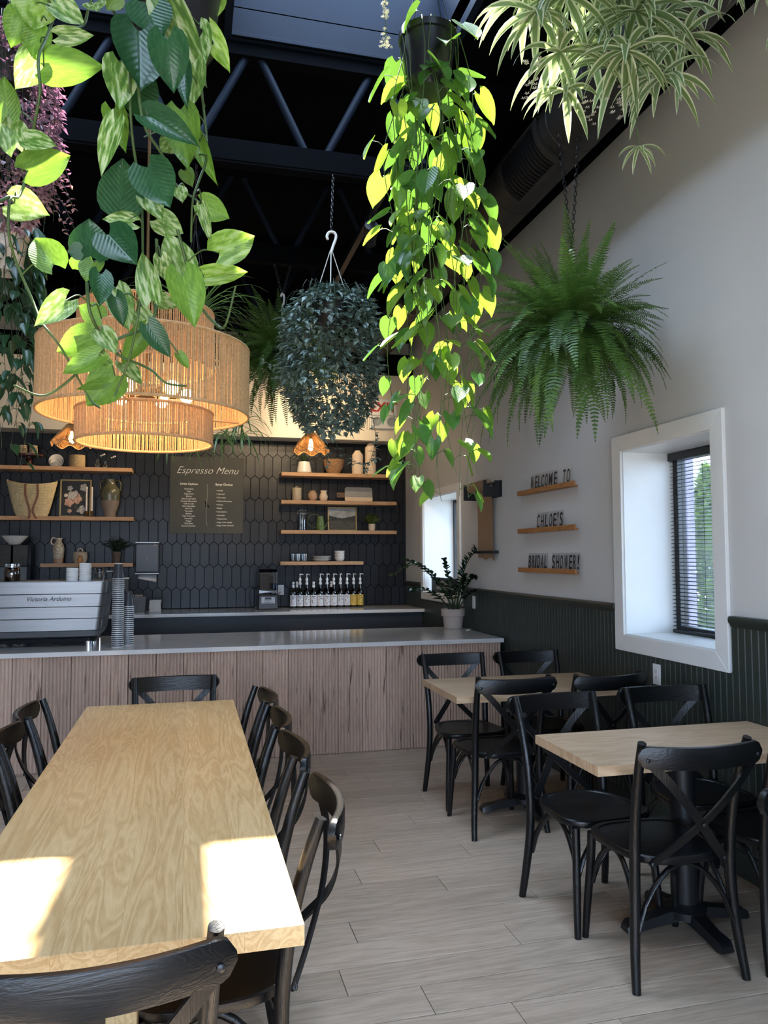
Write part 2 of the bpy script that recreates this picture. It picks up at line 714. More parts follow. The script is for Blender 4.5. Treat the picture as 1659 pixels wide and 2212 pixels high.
M['seagrass'] = mat('woven_seagrass', (0.40, 0.29, 0.15), 0.85, var=0.45, scale=60, bump=0.5, bscale=90, stretch=(1, 1, 3))
M['wicker'] = mat('brown_wicker', (0.26, 0.14, 0.065), 0.8, var=0.5, scale=70, bump=0.5, bscale=90)
M['palm'] = mat('palm_straw', (0.58, 0.47, 0.27), 0.85, var=0.16, scale=50, bump=0.5, bscale=110, stretch=(1, 1, 0.4))
M['leather'] = mat('brown_leather', (0.16, 0.055, 0.025), 0.5, var=0.1)
M['redwood'] = mat('dark_red_lacquer', (0.06, 0.015, 0.012), 0.35, var=0.1)
M['gold'] = mat('antique_gold', (0.36, 0.27, 0.12), 0.4, metal=0.7, var=0.2)
M['wax'] = mat('pink_white_wax', (0.68, 0.60, 0.58), 0.5, var=0.02)
M['brass'] = mat('dark_brass', (0.20, 0.12, 0.05), 0.4, metal=0.8)
M['rope'] = mat('tan_paper_rope', (0.50, 0.30, 0.145), 0.85, var=0.2, scale=90)
M['ropein'] = mat('amber_rope', (0.50, 0.26, 0.09), 0.85, var=0.2, scale=90)
M['menu'] = mat('olive_black_board', (0.042, 0.043, 0.034), 0.6, var=0.04)
M['ink'] = mat('white_ink', (0.72, 0.70, 0.64), 0.7, var=0.02)
M['inkb'] = mat('black_ink', (0.006, 0.007, 0.009), 0.6, var=0.02)
M['glass'] = glassmat('clear_glass', (0.90, 0.93, 0.94), 0.10)
M['pane'] = glassmat('window_glass', (0.93, 0.96, 0.97), 0.03)
M['acrylic'] = glassmat('clear_acrylic', (0.985, 0.988, 0.988), 0.015, 0.2, 0.15)
M['amber'] = glassmat('amber_glass', (0.45, 0.25, 0.12), 0.12)
M['cangreen'] = mat('matte_green_enamel', (0.10, 0.15, 0.035), 0.5, var=0.05)
M['soil'] = mat('potting_soil', (0.02, 0.014, 0.01), 0.95, var=0.4, scale=60)
M['stem'] = mat('green_stem', (0.055, 0.10, 0.025), 0.5, var=0.2, scale=20)
M['stemd'] = mat('dark_stem', (0.03, 0.05, 0.025), 0.5, var=0.2, scale=20)
M['bulb'] = emitmat('warm_bulb', (1.0, 0.62, 0.27), 22.0)
M['asphalt'] = mat('pale_paving', (0.34, 0.33, 0.31), 0.9, var=0.1, scale=2)
M['rock'] = mat('grey_rock', (0.36, 0.36, 0.38), 0.9, var=0.25, scale=5, bump=0.4, bscale=9)

# ------------------------------------------------------------------ the room
XW, YB, ZT = 2.624, 9.157, 4.5
XL, YF = -4.6, -2.6
struct(MB().box(XL, XW + 0.4, YF, YB + 0.2, -0.2, -0.009).build('floor', M['plank']))
FLOOR = bpy.data.objects['floor']
P0, PW, PL = 2.563, 0.1788, 1.216
JO = {-2: 1.418, -1: 1.108, 0: 0.832, 1: 0.566, 2: 1.31, 3: 0.679, 4: 0.344, 5: 1.188, 6: 0.817, 7: 0.225, 8: 0.998, 10: 0.082, 16: 1.112, 17: 1.381}


def plank_mesh(x0, x1):
    e, g = 0.0012, 0.0013
    hw = PW / 2 - 0.0019
    x0, x1 = x0 + g, x1 - g
    lo = [(x0, -hw, -.008), (x1, -hw, -.008), (x1, hw, -.008), (x0, hw, -.008)]
    mi = [(x, y, -e) for x, y, _ in lo]
    to = [(x0 + e, -hw + e, 0), (x1 - e, -hw + e, 0), (x1 - e, hw - e, 0), (x0 + e, hw - e, 0)]
    return MB().loft([lo, mi, to], False, True).mesh('floor_plank', M['plank'])


MB().box(-2.7, XW - .001, P0 - 9 * PW, P0 + 20 * PW, -.0089, -.0066).build('underlay', mat('dark_joint', (.05, .042, .035), .9), FLOOR)
_full = plank_mesh(-PL / 2, PL / 2)
for k in range(-9, 20):
    j = JO.get(k, (k * 0.731) % PL)
    yc = P0 + (k + .5) * PW
    x = j - PL * math.ceil((j + 2.6) / PL)
    while x < XW:
        if x + PL > XW:
            me, xc = plank_mesh(-PL / 2, XW - x - PL / 2), x + PL / 2
        else:
            me, xc = _full, x + PL / 2
        inst('floor_plank', me, FLOOR, (xc, yc, 0))
        x += PL

# back wall with picket tiles, cream bulkhead above
wb = MB().box(XL, XW + 0.36, YB + 0.004, YB + 0.25, 0, 2.94).build('wall_back', M['grout'])
struct(wb)
MB().box(XL, XW, 8.85, YB + 0.25, 2.94, 3.74).build('bulkhead', M['cream'], wb)
MB().box(XL, XW + 0.36, 9.0, YB + 0.25, 3.74, 4.5).build('upper_wall', M['cream'], wb)
MB().box(XL, XW, 8.80, 8.95, 3.742, 3.99).build('steel_beam', M['black'], wb)
MB().box(XL, XW, 8.80, 8.99, 4.19, 4.49).build('steel_beam', M['black'], wb)
TW, TP, TH, TT = 0.1045, 0.262, 0.304, 0.042


def tile_poly(g=0.0013):
    hw, hh = TW / 2 - g, TH / 2 - g
    return [(0, -hh), (hw, -hh + TT), (hw, hh - TT), (0, hh), (-hw, hh - TT), (-hw, -hh + TT)]


def tile_mb(poly, mb, ox=0, oz=0):
    cx = sum(p[0] for p in poly) / len(poly)
    cz = sum(p[1] for p in poly) / len(poly)
    k = 0.955
    b = [(x + ox, 0.0, z + oz) for x, z in poly]
    m_ = [(x + ox, -0.004, z + oz) for x, z in poly]
    t = [(cx + (x - cx) * k + ox, -0.0075, cz + (z - cz) * (k + 0.03) + oz) for x, z in poly]
    mb.loft([b, m_, t], False, True)
    return mb


full_tile = tile_mb(tile_poly(), MB()).mesh('picket_tile', M['tile'])
rest = MB()
rng = random.Random(3)
for r in range(-3, 5):
    zc = 1.69 + TP * r + TH / 2
    for i in range(-44, 6):
        xc = 2.223 + TW * i + (TW / 2 if r % 2 else 0)
        if xc < -2.1 or xc - TW / 2 > XW - 0.004:
            continue
        if -0.17 < xc - TW / 2 and xc + TW / 2 < 0.58 and 1.84 < zc - TH / 2 and zc + TH / 2 < 2.70:
            continue
        poly = [(x + xc, z + zc) for x, z in tile_poly()]
        cp = clip_poly(clip_poly(clip_poly(poly, 1, 0.965, True), 1, 2.935, False), 0, XW - 0.003, False)
        if len(cp) < 3 or max(p[1] for p in cp) - min(p[1] for p in cp) < 0.02:
            continue
        clipped = len(cp) != 6 or max(abs(a[0] - b[0]) + abs(a[1] - b[1]) for a, b in zip(cp, poly)) > 1e-6
        if r == 4 or xc < -1.93:
            tile_mb(cp, rest, 0, 0)
        elif clipped:
            tile_mb([(x - xc, z - zc) for x, z in cp], MB()).build('picket_tile', M['tile'], wb, loc=(xc, YB, zc))
        else:
            inst('picket_tile', full_tile, wb, (xc, YB, zc), (R(rng.uniform(-.5, .5)), 0, R(rng.uniform(-.6, .6))))
rest.build('picket_tiles_upper', M['tile'], wb, loc=(0, YB, 0), kind='stuff')

# right wall with two deep window openings
W1 = (3.376, 4.234, 1.06, 2.207)
W2 = (7.228, 8.389, 1.14, 2.212)
XO = XW + 0.361
mb = MB()
mb.box(XW, XO, YF, W1[0], 0, ZT)
mb.box(XW, XO, W1[0], W1[1], 0, W1[2]).box(XW, XO, W1[0], W1[1], W1[3], ZT)
mb.box(XW, XO, W1[1], W2[0], 0, ZT)
mb.box(XW, XO, W2[0], W2[1], 0, W2[2]).box(XW, XO, W2[0], W2[1], W2[3], ZT)
mb.box(XW, XO, W2[1], YB + 0.25, 0, ZT)
wr = struct(mb.build('wall_right', M['wall']))
struct(MB().box(XW - 0.035, XW - 0.001, YF, 8.84, 4.217, 4.49).build('trim_1', M['black']))

# dark green beadboard wainscot
MB().box(XW - .004, XW, YF, 3.28, 0, 1.19).box(XW - .004, XW, 3.28, 4.31, 0, .975).box(XW - .004, XW, 4.31, 7.08, 0, 1.19).box(XW - .004, XW, 7.08, 8.45, 0, 1.06).box(XW - .004, XW, 8.45, YB - .002, 0, 1.19).build('wainscot_backing', M['green'], wr)


def bead(h):
    w_, d = 0.0448 / 2, 0.013
    def sec(z):
        return [(0, -w_, z), (-d + 0.004, -w_, z), (-d, -w_ + 0.004, z), (-d, w_ - 0.004, z), (-d + 0.004, w_, z), (0, w_, z)]
    return MB().loft([sec(0), sec(h)], True, True).mesh('bead_plank', M['green'])


_b = {h: bead(h) for h in (1.075, 0.842, 0.928)}
y = 2.55
while y < YB - 0.03:
    h = 1.075
    if 3.27 < y < 4.318:
        h = 0.842
    elif 7.073 < y < 8.46:
        h = 0.928
    inst('bead_plank', _b[h], wr, (XW - 0.004, y, 0.125))
    y += 0.046
prof = [(0, 1.195), (-.018, 1.197), (-.024, 1.212), (-.034, 1.222), (-.036, 1.240), (-.028, 1.250), (0, 1.252)]
for a, b_ in ((YF, 3.266), (4.320, 7.072), (8.461, YB - 0.01)):
    MB().loft([[(XW + x, yy, z) for x, z in prof] for yy in (a, b_)], True, True).build('cap_rail', M['green'], wr, smooth=40)
struct(MB().box(XW - 0.024, XW - 0.0045, YF, YB - 0.02, 0, 0.125).build('baseboard_right', M['green'], bevel=0.004))


def casing(parent, y0, y1, z0, z1, wd, x0, x1):
    """four mitred boards around an opening (y0..y1, z0..z1), wd wide"""
    o = [(y0 - wd, z0 - wd), (y1 + wd, z0 - wd), (y1 + wd, z1 + wd), (y0 - wd, z1 + wd)]
    i_ = [(y0, z0), (y1, z0), (y1, z1), (y0, z1)]
    for k in range(4):
        n = (k + 1) % 4
        q = [o[k], o[n], i_[n], i_[k]]
        cy = sum(p[0] for p in q) / 4
        cz = sum(p[1] for p in q) / 4
        q = [(cy + (a - cy) * 0.9985, cz + (b - cz) * 0.9985) for a, b in q]
        MB().loft([[(x0, a, b) for a, b in q], [(x1, a, b) for a, b in q]], True, True).build('casing_board', M['trimw'], parent, bevel=0.003)


def window(name, Wd, cw, frame_x):
    y0, y1, z0, z1 = Wd
    t = bpy.data.objects.new(name, None)
    C.objects.link(t)
    t['kind'] = 'structure'
    casing(t, y0 + 0.006, y1 - 0.006, z0 + 0.006, z1 - 0.006, cw, XW - 0.022, XW)
    e = 0.012
    for bx in ((XW - .004, XO, y0, y0 + e, z0, z1), (XW - .004, XO, y1 - e, y1, z0, z1), (XW - .004, XO, y0, y1, z0, z0 + e), (XW - .004, XO, y0, y1, z1 - e, z1)):
        MB().box(*bx).build('jamb_panel', M['trimw'], t)
    return t


w1 = window('window_1', W1, 0.098, XO)
fx0, fx1 = XO - 0.012, XO + 0.045
for bx in ((fx0, fx1, W1[0] + .012, W1[0] + .055, W1[2] + .012, W1[3] - .012), (fx0, fx1, W1[1] - .055, W1[1] - .012, W1[2] + .012, W1[3] - .012),
           (fx0, fx1, W1[0] + .055, W1[1] - .055, W1[2] + .012, W1[2] + .055), (fx0, fx1, W1[0] + .055, W1[1] - .055, W1[3] - .055, W1[3] - .012)):
    MB().box(*bx).build('window_frame', M['metalblk'], w1)
MB().box(XO + .018, XO + .022, W1[0] + .05, W1[1] - .05, W1[2] + .05, W1[3] - .05).build('pane', M['pane'], w1)
# exterior reveal of the masonry wall
MB().box(XO + .046, XO + .11, W1[1] - .05, W1[1] + .25, 0.9, 2.35).build('outer_reveal', mat('lilac_brick', (0.30, 0.28, 0.36), .9), w1)

bl = thing('venetian_blind', 'black venetian blind with open slats hanging in the deep white window', 'blind', (XO - 0.034, 0, 0))
ya, yb_ = W1[0] + 0.018, W1[1] - 0.018
MB().box(-.02, .02, ya, yb_, W1[3] - .062, W1[3] - .016).build('headrail', M['metalblk'], bl, bevel=.003)
MB().box(-.014, .014, ya + .004, yb_ - .004, W1[2] + .016, W1[2] + .034).build('bottom_rail', M['metalblk'], bl, bevel=.003)
sl = MB()
for k in range(5):
    a, b_ = (-.0125 + .025 * k / 4), 0
sec = [(-.0125, .0), (-.006, .0022), (0, .003), (.006, .0022), (.0125, 0)]
slat = MB().loft([[(x, yy, z) for x, z in sec] + [(x, yy, z - .0008) for x, z in reversed(sec)] for yy in (ya + .006, yb_ - .006)], True, True).mesh('slat', M['metalblk'])
z = W1[2] + .055
while z < W1[3] - .07:
    inst('slat', slat, bl, (0, 0, z), (0, R(-6), 0))
    z += 0.0232
for yy in (yb_ - .09, yb_ - .13, yb_ - .33, ya + .2):
    MB().tube([(-.013, yy, W1[2] + .03), (-.013, yy, W1[3] - .05)], .0012, 5).build('ladder_cord', M['metalblk'], bl)
MB().tube([(-.03, yb_ - .05, W1[3] - .06), (-.034, yb_ - .052, W1[3] - .09), (-.034, yb_ - .056, W1[3] - .46)], .0045, 6).build('tilt_wand', M['acrylic'], bl)

w2 = window('window_2', W2, 0.078, XO)
for bx in ((fx0, fx1, W2[0] + .012, W2[0] + .05, W2[2] + .012, W2[3] - .012), (fx0, fx1, W2[1] - .045, W2[1] - .012, W2[2] + .012, W2[3] - .012),
           (fx0, fx1, W2[0] + .05, W2[1] - .045, W2[2] + .012, W2[2] + .05), (fx0, fx1, W2[0] + .05, W2[1] - .045, W2[3] - .05, W2[3] - .012)):
    MB().box(*bx).build('window_frame', M['metalblk'], w2)
MB().box(XO + .018, XO + .022, W2[0] + .05, W2[1] - .05, W2[2] + .05, W2[3] - .05).build('pane', M['pane'], w2)

# entrance door seen outside through the far window
slate = mat('slate_door_metal', (0.10, 0.12, 0.15), 0.45)
dr = struct(bpy.data.objects.new('door_1', None))
C.objects.link(dr)
dx = 3.36
MB().box(dx, dx + .3, 9.02, 9.30, 0, 3.0).build('door_frame', slate, dr)
MB().box(dx, dx + .3, 7.2, 9.02, 2.35, 3.0).build('door_header', slate, dr)
MB().box(dx + .06, dx + .11, 8.80, 9.0, 0.05, 2.32).build('door_stile', slate, dr)
MB().box(dx + .07, dx + .08, 7.9, 8.8, 0.05, 2.32).build('pane', M['pane'], dr)
MB().box(dx + .0, dx + .03, 8.1, 9.05, 1.60, 1.66).build('push_bar', M['steel'], dr)
MB().box(dx - .006, dx, 9.05, 9.25, 1.86, 2.13).build('door_notice', M['paper'], dr)
MB().box(dx - .006, dx, 9.2, 9.28, 2.5, 2.78).build('door_notice', M['paper'], dr)
MB().tube([(dx - .04, 9.1, 2.33), (dx + .05, 9.1, 2.33)], .05, 14).build('door_camera', M['blackp'], dr)

# left wall, storefront wall behind the viewer
struct(MB().box(XL - .2, XL, YF, YB + .25, 0, ZT).build('wall_left', M['wall']))
fw_ = struct(MB().box(XL, -4.0, YF - .2, YF, 0, ZT).box(2.2, XW + .36, YF - .2, YF, 0, ZT).box(-4.0, -3.2, YF - .2, YF, .4, 2.4).box(1.4, 2.2, YF - .2, YF, .4, 2.4).box(-4.0, 2.2, YF - .2, YF, 0, .4).box(-4.0, 2.2, YF - .2, YF, 2.4, ZT).build('wall_front', M['wall']))
w3 = struct(bpy.data.objects.new('window_3', None))
C.objects.link(w3)
for x in (-3.2, -1.68, -.16, 1.34):
    MB().box(x, x + .06, YF - .12, YF - .04, .4, 2.4).build('mullion', M['metalblk'], w3)
for z in (.4, 2.34):
    MB().box(-3.14, 1.34, YF - .119, YF - .041, z, z + .06).build('transom', M['metalblk'], w3)

# roof deck with two skylight wells, plus an unseen pair added for top light
WELLS = ((0.2, 1.42), (-1.38, -0.16))
WY0, WY1 = 2.75, 4.17
mb = MB()
mb.box(XL, XW + .36, YF, -.55, ZT, ZT + .12).box(XL, XW + .36, .87, WY0, ZT, ZT + .12)
for ya_, yb2 in ((-.55, .87), (WY0, WY1)):
    mb.box(XL, -1.38, ya_, yb2, ZT, ZT + .12).box(-.16, .2, ya_, yb2, ZT, ZT + .12).box(1.42, XW + .36, ya_, yb2, ZT, ZT + .12)
mb.box(XL, XW + .36, WY1, YB + .25, ZT, ZT + .12)
struct(mb.build('ceiling', M['black']))
for x0, x1, WY0, WY1 in [(a_, b_, c_, d_) for a_, b_ in WELLS for c_, d_ in ((2.75, 4.17), (-.55, .87))]:  # the pair behind the viewer is added to brighten the room from above
    wl = struct(bpy.data.objects.new('skylight_well', None))
    C.objects.link(wl)
    t = .04
    MB().box(x0 - t, x1 + t, WY1, WY1 + t, 4.44, 4.95).build('well_panel', M['navyw'], wl)
    MB().box(x0 - t, x1 + t, WY0 - t, WY0, 4.44, 4.95).build('well_panel', M['navyw'], wl)
    MB().box(x0 - t, x0, WY0, WY1, 4.44, 4.95).build('well_panel', M['navyw'], wl)
    MB().box(x1, x1 + t, WY0, WY1, 4.44, 4.95).build('well_panel', M['navyw'], wl)
    MB().box(x0, x1, WY1 - .012, WY1, 4.44, 4.605).build('well_board', M['navyw'], wl, bevel=.002)
    MB().box(x0, x1, WY1 - .02, WY1, 4.44, 4.462).build('well_lip', M['navyw'], wl, bevel=.002)


def truss(Y, full=True):
    t = struct(bpy.data.objects.new('roof_truss', None))
    C.objects.link(t)
    for s in (-1, 1):
        MB().box(XL + .02, 1.5, Y + s * .02 - .018, Y + s * .02 + .018, 3.735, 3.75).box(XL + .02, 1.5, Y + s * .038 - .004, Y + s * .038 + .004, 3.75, 3.87).build('bottom_chord', M['black'], t)
    MB().box(XL + .02, XW - .04, Y - .045, Y + .045, 4.36, 4.43).build('top_chord', M['black'], t)
    x = 0.687 - 0.72 * 7
    while x < 1.9:
        for s in (-1, 1):
            xt = x + s * .325
            if xt > XL + .1:
                MB().tube([(x + s * .03, Y, 3.80), (xt, Y, 4.39)], .024, 8, False).build('web_rod', M['navyw'], t, smooth=60)
        x += 0.72


for Y in (4.235, 5.62, 7.15, 8.55):
    truss(Y)

# spiral duct along the right wall
dc = struct(bpy.data.objects.new('ceiling_duct', None))
C.objects.link(dc)
DX, DZ, DR = 2.16, 4.09, 0.185
MB().tube([(DX, YF + .1, DZ), (DX, 8.79, DZ)], DR, 40).build('duct_tube', M['duct'], dc, smooth=40)
y = 1.4
while y < 8.7:
    MB().lathe([(DR, -.006), (DR + .003, -.003), (DR + .003, .003), (DR, .006)], 40).build('duct_seam', M['duct'], dc, loc=(DX, y, DZ), rot=(R(90), 0, 0), smooth=60)
    y += 0.42


def arc_patch(a0, a1, y0, y1, r0, r1, n=10):
    lo = []
    for yy in (y0, y1):
        l = [(DX + r1 * math.cos(a0 + (a1 - a0) * k / n), yy, DZ + r1 * math.sin(a0 + (a1 - a0) * k / n)) for k in range(n + 1)]
        l += [(DX + r0 * math.cos(a0 + (a1 - a0) * k / n), yy, DZ + r0 * math.sin(a0 + (a1 - a0) * k / n)) for k in range(n, -1, -1)]
        lo.append(l)
    return MB().loft(lo, True, True)


for y0 in (4.05, 6.5):
    a0, a1 = R(172), R(252)
    arc_patch(a0 - .06, a1 + .06, y0 - .05, y0, DR, DR + .022).build('vent_flange', M['duct'], dc, smooth=40)
    arc_patch(a0 - .06, a1 + .06, y0 + .5, y0 + .55, DR, DR + .022).build('vent_flange', M['duct'], dc, smooth=40)
    arc_patch(a0 - .12, a0, y0 - .05, y0 + .55, DR, DR + .020).build('vent_flange', M['duct'], dc, smooth=40)
    arc_patch(a1, a1 + .12, y0 - .05, y0 + .55, DR, DR + .020).build('vent_flange', M['duct'], dc, smooth=40)
    for k in range(13):
        yy = y0 + .02 + k * .037
        arc_patch(a0, a1, yy, yy + .012, DR, DR + .014).build('vent_fin', M['blackp'], dc, smooth=40)

# outside: paving, conifers and rocks seen through the window
struct(MB().box(-70, 70, -70, 70, -.5, -.21).build('ground', M['asphalt']))

# ------------------------------------------------------------------ cross-back chairs
def make_chair():
    t = thing('dining_chair', 'x', 'chair', (0, 0, 0), 0, 'black cross-back dining chairs')
    m = M['chair']
    for s in (-1, 1):
        pts = smooth_path([(s * .222, -.205, 0), (s * .213, -.185, .12), (s * .200, -.168, .28), (s * .196, -.166, .44), (s * .200, -.185, .62), (s * .207, -.225, .78), (s * .213, -.262, .888)], 4)
        n = len(pts)
        rr = [.0155 + .0045 * math.sin(PI * min(1, i / n * 1.1)) for i in range(n)]
        MB().tube(pts, rr, 10).build('rear_post', m, t, smooth=50)
        pts = smooth_path([(s * .205, .215, 0), (s * .198, .203, .15), (s * .188, .188, .32), (s * .186, .182, .428)], 3)
        MB().tube(pts, [.0135, .0145, .0155, .016, .0165, .0168, .017, .0172, .0175, .0175][:len(pts)], 10).build('front_leg', m, t, smooth=50)
    # seat: rounded trapezoid with raised rim
    def outline(k, z, n=40):
        out = []
        for i in range(n):
            a = 2 * PI * i / n
            c, s_ = math.cos(a), math.sin(a)
            x = math.copysign(abs(c) ** .62, c)
            y = math.copysign(abs(s_) ** .62, s_)
            hw = .208 + .028 * y
            out.append((x * hw * k, .012 + y * .208 * k, z))
        return out
    MB().loft([outline(.93, .423), outline(.985, .427), outline(1.0, .438), outline(.99, .450), outline(.965, .455), outline(.88, .4545), outline(.86, .450), outline(.4, .447)], True, True).build('seat', M['chairx'], t, smooth=35)
    # curved top rail bolted behind the posts
    N_ = 40
    loops = []
    for i in range(N_ + 1):
        u = -1 + 2 * i / N_
        x = u * .243
        yb = -.285 - .052 * (1 - u * u)
        zc = .842 + .004 * u * u
        e = max(0.0, (abs(u) - .84) / .16)
        hh = .041 * math.sqrt(max(0.05, 1 - e ** 2.4 * .92))
        nrm = Vector((2 * .052 * u / .243, -1, 0)).normalized()
        prof = [(-.011, -1), (-.004, -1.0), (.008, -.92), (.011, -.5), (.011, .5), (.008, .92), (-.004, 1.0), (-.011, .9)]
        loops.append([(x + nrm.x * a, yb + nrm.y * a, zc + b * hh) for a, b in prof])
    rail = MB().loft(loops, True, True).build('top_rail', M['chairx'], t, smooth=50)
    # X straps
    for s in (-1, 1):
        pts = smooth_path([(-s * .218, -.303, .838), (-s * .13, -.318, .745), (-s * .03, -.300 - .004 * s, .63), (s * .07, -.245, .52), (s * .15, -.196, .437)], 5)
        loops = []
        for i, p in enumerate(pts):
            tv = (pts[min(i + 1, len(pts) - 1)] - pts[max(i - 1, 0)]).normalized()
            nv = Vector((0, -1, -.45)).normalized()
            sv = tv.cross(nv).normalized()
            nv = sv.cross(tv).normalized()
            w_ = .0165 if 0 < i < len(pts) - 1 else .012
            loops.append([p + sv * a * w_ + nv * b * .004 for a, b in ((-1, -1), (1, -1), (1, 1), (-1, 1))])
        strap_ = MB().loft(loops, True, True).build('cross_strap', m, t, smooth=40)
    bolt = MB().lathe([(.0075, 0), (.0075, .004), (.004, .006), (0, .006)], 10).mesh('bolt', M['metalblk'], 40)
    for p in ((-.218, -.307, .838), (.218, -.307, .838), (0, -.300, .602), (-.146, -.204, .442), (.146, -.204, .442)):
        inst('bolt', bolt, rail if p[2] > .7 else strap_, p, (R(90), 0, 0))
    # bent bows between the legs
    def bow(p0, p1, dz, bulge):
        a, b = Vector(p0), Vector(p1)
        mid = (a + b) / 2
        pts = []
        for k in range(13):
            u = k / 12
            q = a.lerp(b, u)
            q.z += dz * math.sin(PI * u) ** .7
            q += Vector(bulge) * math.sin(PI * u)
            pts.append(q)
        MB().tube(pts, .0095, 8, flat=1.25).build('bow', m, t, smooth=50)
    bow((-.195, -.178, .20), (.195, -.178, .20), .222, (0, .012, 0))
    bow((-.183, .190, .23), (.183, .190, .23), .19, (0, -.012, 0))
    for s in (-1, 1):
        bow((s * .190, -.165, .21), (s * .183, .185, .23), .20, (-s * .012, 0, 0))
    return t


chair0 = make_chair()
_first = [True]


def chair(x, y, rz, label):
    if _first[0]:
        _first[0] = False
        chair0.location = (x, y, 0)
        chair0.rotation_euler = (0, 0, rz)
        chair0['label'] = label
        return chair0
    return copy_tree(chair0, (x, y, 0), rz, label)


U, D_, RT, LF = 0.0, PI, PI / 2, -PI / 2   # seat front towards +Y, -Y, -X, +X
chair(-.165, 1.70, R(2), 'black cross-back chair at the near end of the long oak table')
chair(-.06, 4.19, D_ + R(1), 'black cross-back chair at the far end of the long oak table')
chair(.085, 2.19, RT + R(-3), 'nearest black chair on the right side of the long table, sunlit rail')
chair(.08, 2.78, RT + R(2), 'second nearest black chair on the right side of the long table')
chair(.085, 3.29, RT + R(-2), 'third black chair along the right side of the long table')
chair(.085, 3.80, RT + R(1), 'farthest black chair on the right side of the long table')
chair(-.37, 2.72, LF + R(2), 'nearest visible black chair on the left side of the long table')
chair(-.375, 3.21, LF + R(-2), 'middle black chair on the left side of the long table')
chair(-.385, 3.71, LF + R(2), 'farthest black chair on the left side of the long table')
chair(1.785, 2.69, R(-2), 'black cross-back chair with its X facing us at the nearer small table')
chair(2.31, 2.68, R(2), 'black chair cut by the right edge beside the nearer small table')
chair(1.735, 3.135, D_ + R(5), 'black chair facing us at the left of the nearer small table')
chair(2.33, 3.185, D_ - R(4), 'black chair facing us beside the wall at the nearer small table')
chair(1.745, 4.225, R(2), 'black chair with its back to us at the farther small table, left')
chair(2.29, 4.195, R(6), 'black chair with its back to us at the farther small table, under the window')
chair(1.758, 4.73, D_, 'black chair facing us at the farther small table, by the counter')
chair(2.305, 4.72, D_ - R(1), 'black chair facing us at the farther small table, in the wall corner')
chair(1.80, 1.575, D_ - R(4), 'black chair cropped at the right edge, nearest of all, rail end only')

# ------------------------------------------------------------------ tables
def board_top(t, x0, x1, y0, y1, z0, z1, along, n, m):
    for k in range(n):
        if along == 'Y':
            a, b = x0 + (x1 - x0) * k / n, x0 + (x1 - x0) * (k + 1) / n
            MB().box(-(b - a) / 2, (b - a) / 2, y0, y1, z0, z1).build('tabletop_board', m, t, loc=((a + b) / 2, 0, 0), bevel=.0008)
        else:
            a, b = y0 + (y1 - y0) * k / n, y0 + (y1 - y0) * (k + 1) / n
            MB().box(x0, x1, -(b - a) / 2, (b - a) / 2, z0, z1).build('tabletop_board', m, t, loc=(0, (a + b) / 2, 0), bevel=.0008)


lt = thing('long_table', 'long oak communal table with two sunlit patches on its near end', 'table', (-.13, 3.03, 0))
board_top(lt, -.382, .382, -1.345, 1.345, .716, .76, 'Y', 6, M['oak'])
for y in (-1.18, 1.18):
    MB().box(-.033, .033, y - .033, y + .033, .06, .66).build('trestle_post', M['oak'], lt, bevel=.003)
    MB().box(-.28, .28, y - .035, y + .035, 0, .06).build('trestle_foot', M['oak'], lt, bevel=.004)
    MB().box(-.30, .30, y - .035, y + .035, .66, .716).build('trestle_head', M['oak'], lt, bevel=.004)


def cafe_table(x0, x1, y0, y1, label, rz=0):
    cx, cy = (x0 + x1) / 2, (y0 + y1) / 2
    t = thing('cafe_table', label, 'table', (cx, cy, 0), rz, 'small pedestal tables')
    board_top(t, x0 - cx, x1 - cx, y0 - cy, y1 - cy, .722, .76, 'X', 4, M['oakx'])
    MB().tube([(0, 0, .06), (0, 0, .70)], .052, 24).build('column', M['metalblk'], t, smooth=40)
    MB().box(-.16, .16, -.16, .16, .70, .722).build('mount_plate', M['metalblk'], t)
    MB().lathe([(.085, .045), (.085, .075), (.06, .09), (.052, .10)], 24).build('hub', M['metalblk'], t, smooth=40)
    for a in (0, 90, 180, 270):
        L_ = .27 if a % 180 == 0 else .24
        loops = []
        for d, hw, z0, z1 in ((.03, .036, .035, .075), (.10, .036, .03, .072), (L_ * .75, .034, .018, .052), (L_, .037, .008, .045), (L_ + .02, .030, .008, .03)):
            loops.append([(d, -hw, z0), (d, hw, z0), (d, hw * .8, z1), (d, -hw * .8, z1)])
        MB().loft(loops, True, True).build('foot_arm', M['metalblk'], t, rot=(0, 0, R(a)), smooth=35)
        MB().lathe([(.016, 0), (.016, .012)], 10, close=True).build('glide', M['blackp'], t, loc=((L_ - .02) * math.cos(R(a)), (L_ - .02) * math.sin(R(a)), 0))
    return t


cafe_table(1.498, 2.60, 2.63, 3.165, 'nearer small table with pale oak top on a black pedestal')
cafe_table(1.472, 2.585, 4.115, 4.765, 'farther small table with pale oak top, next to the counter')

# ------------------------------------------------------------------ front counter
CX0, CX1 = -2.35, 2.575
ct = thing('service_counter', 'service counter clad in fluted spalted maple panels', 'counter', (0, 6.04, 0))
MB().box(CX0, CX1 - .02, .012, 1.05, 0, .828).build('counter_core', M['flute'], ct)
fl, P_ = MB(), .0248
sec = []
for k in range(8):
    x = k * P_
    for j in range(5):
        a = PI * j / 4
        sec.append((x + P_ / 2 - math.cos(a) * (P_ / 2 - .0012), -.011 * math.sin(a)))
sec += [(8 * P_, .012), (0, .012)]
flp = MB().loft([[(x, y, z) for x, y in sec] for z in (0.004, .828)], True, True).mesh('fluted_panel', M['flute'], 50)
x = CX1 - .02 - 8 * P_
while x > CX0 - .1:
    inst('fluted_panel', flp, ct, (x, 0, 0))
    x -= 8 * P_
cs = thing('countertop', 'long pale quartz countertop of the front service counter', 'countertop', (0, 6.04, .83))
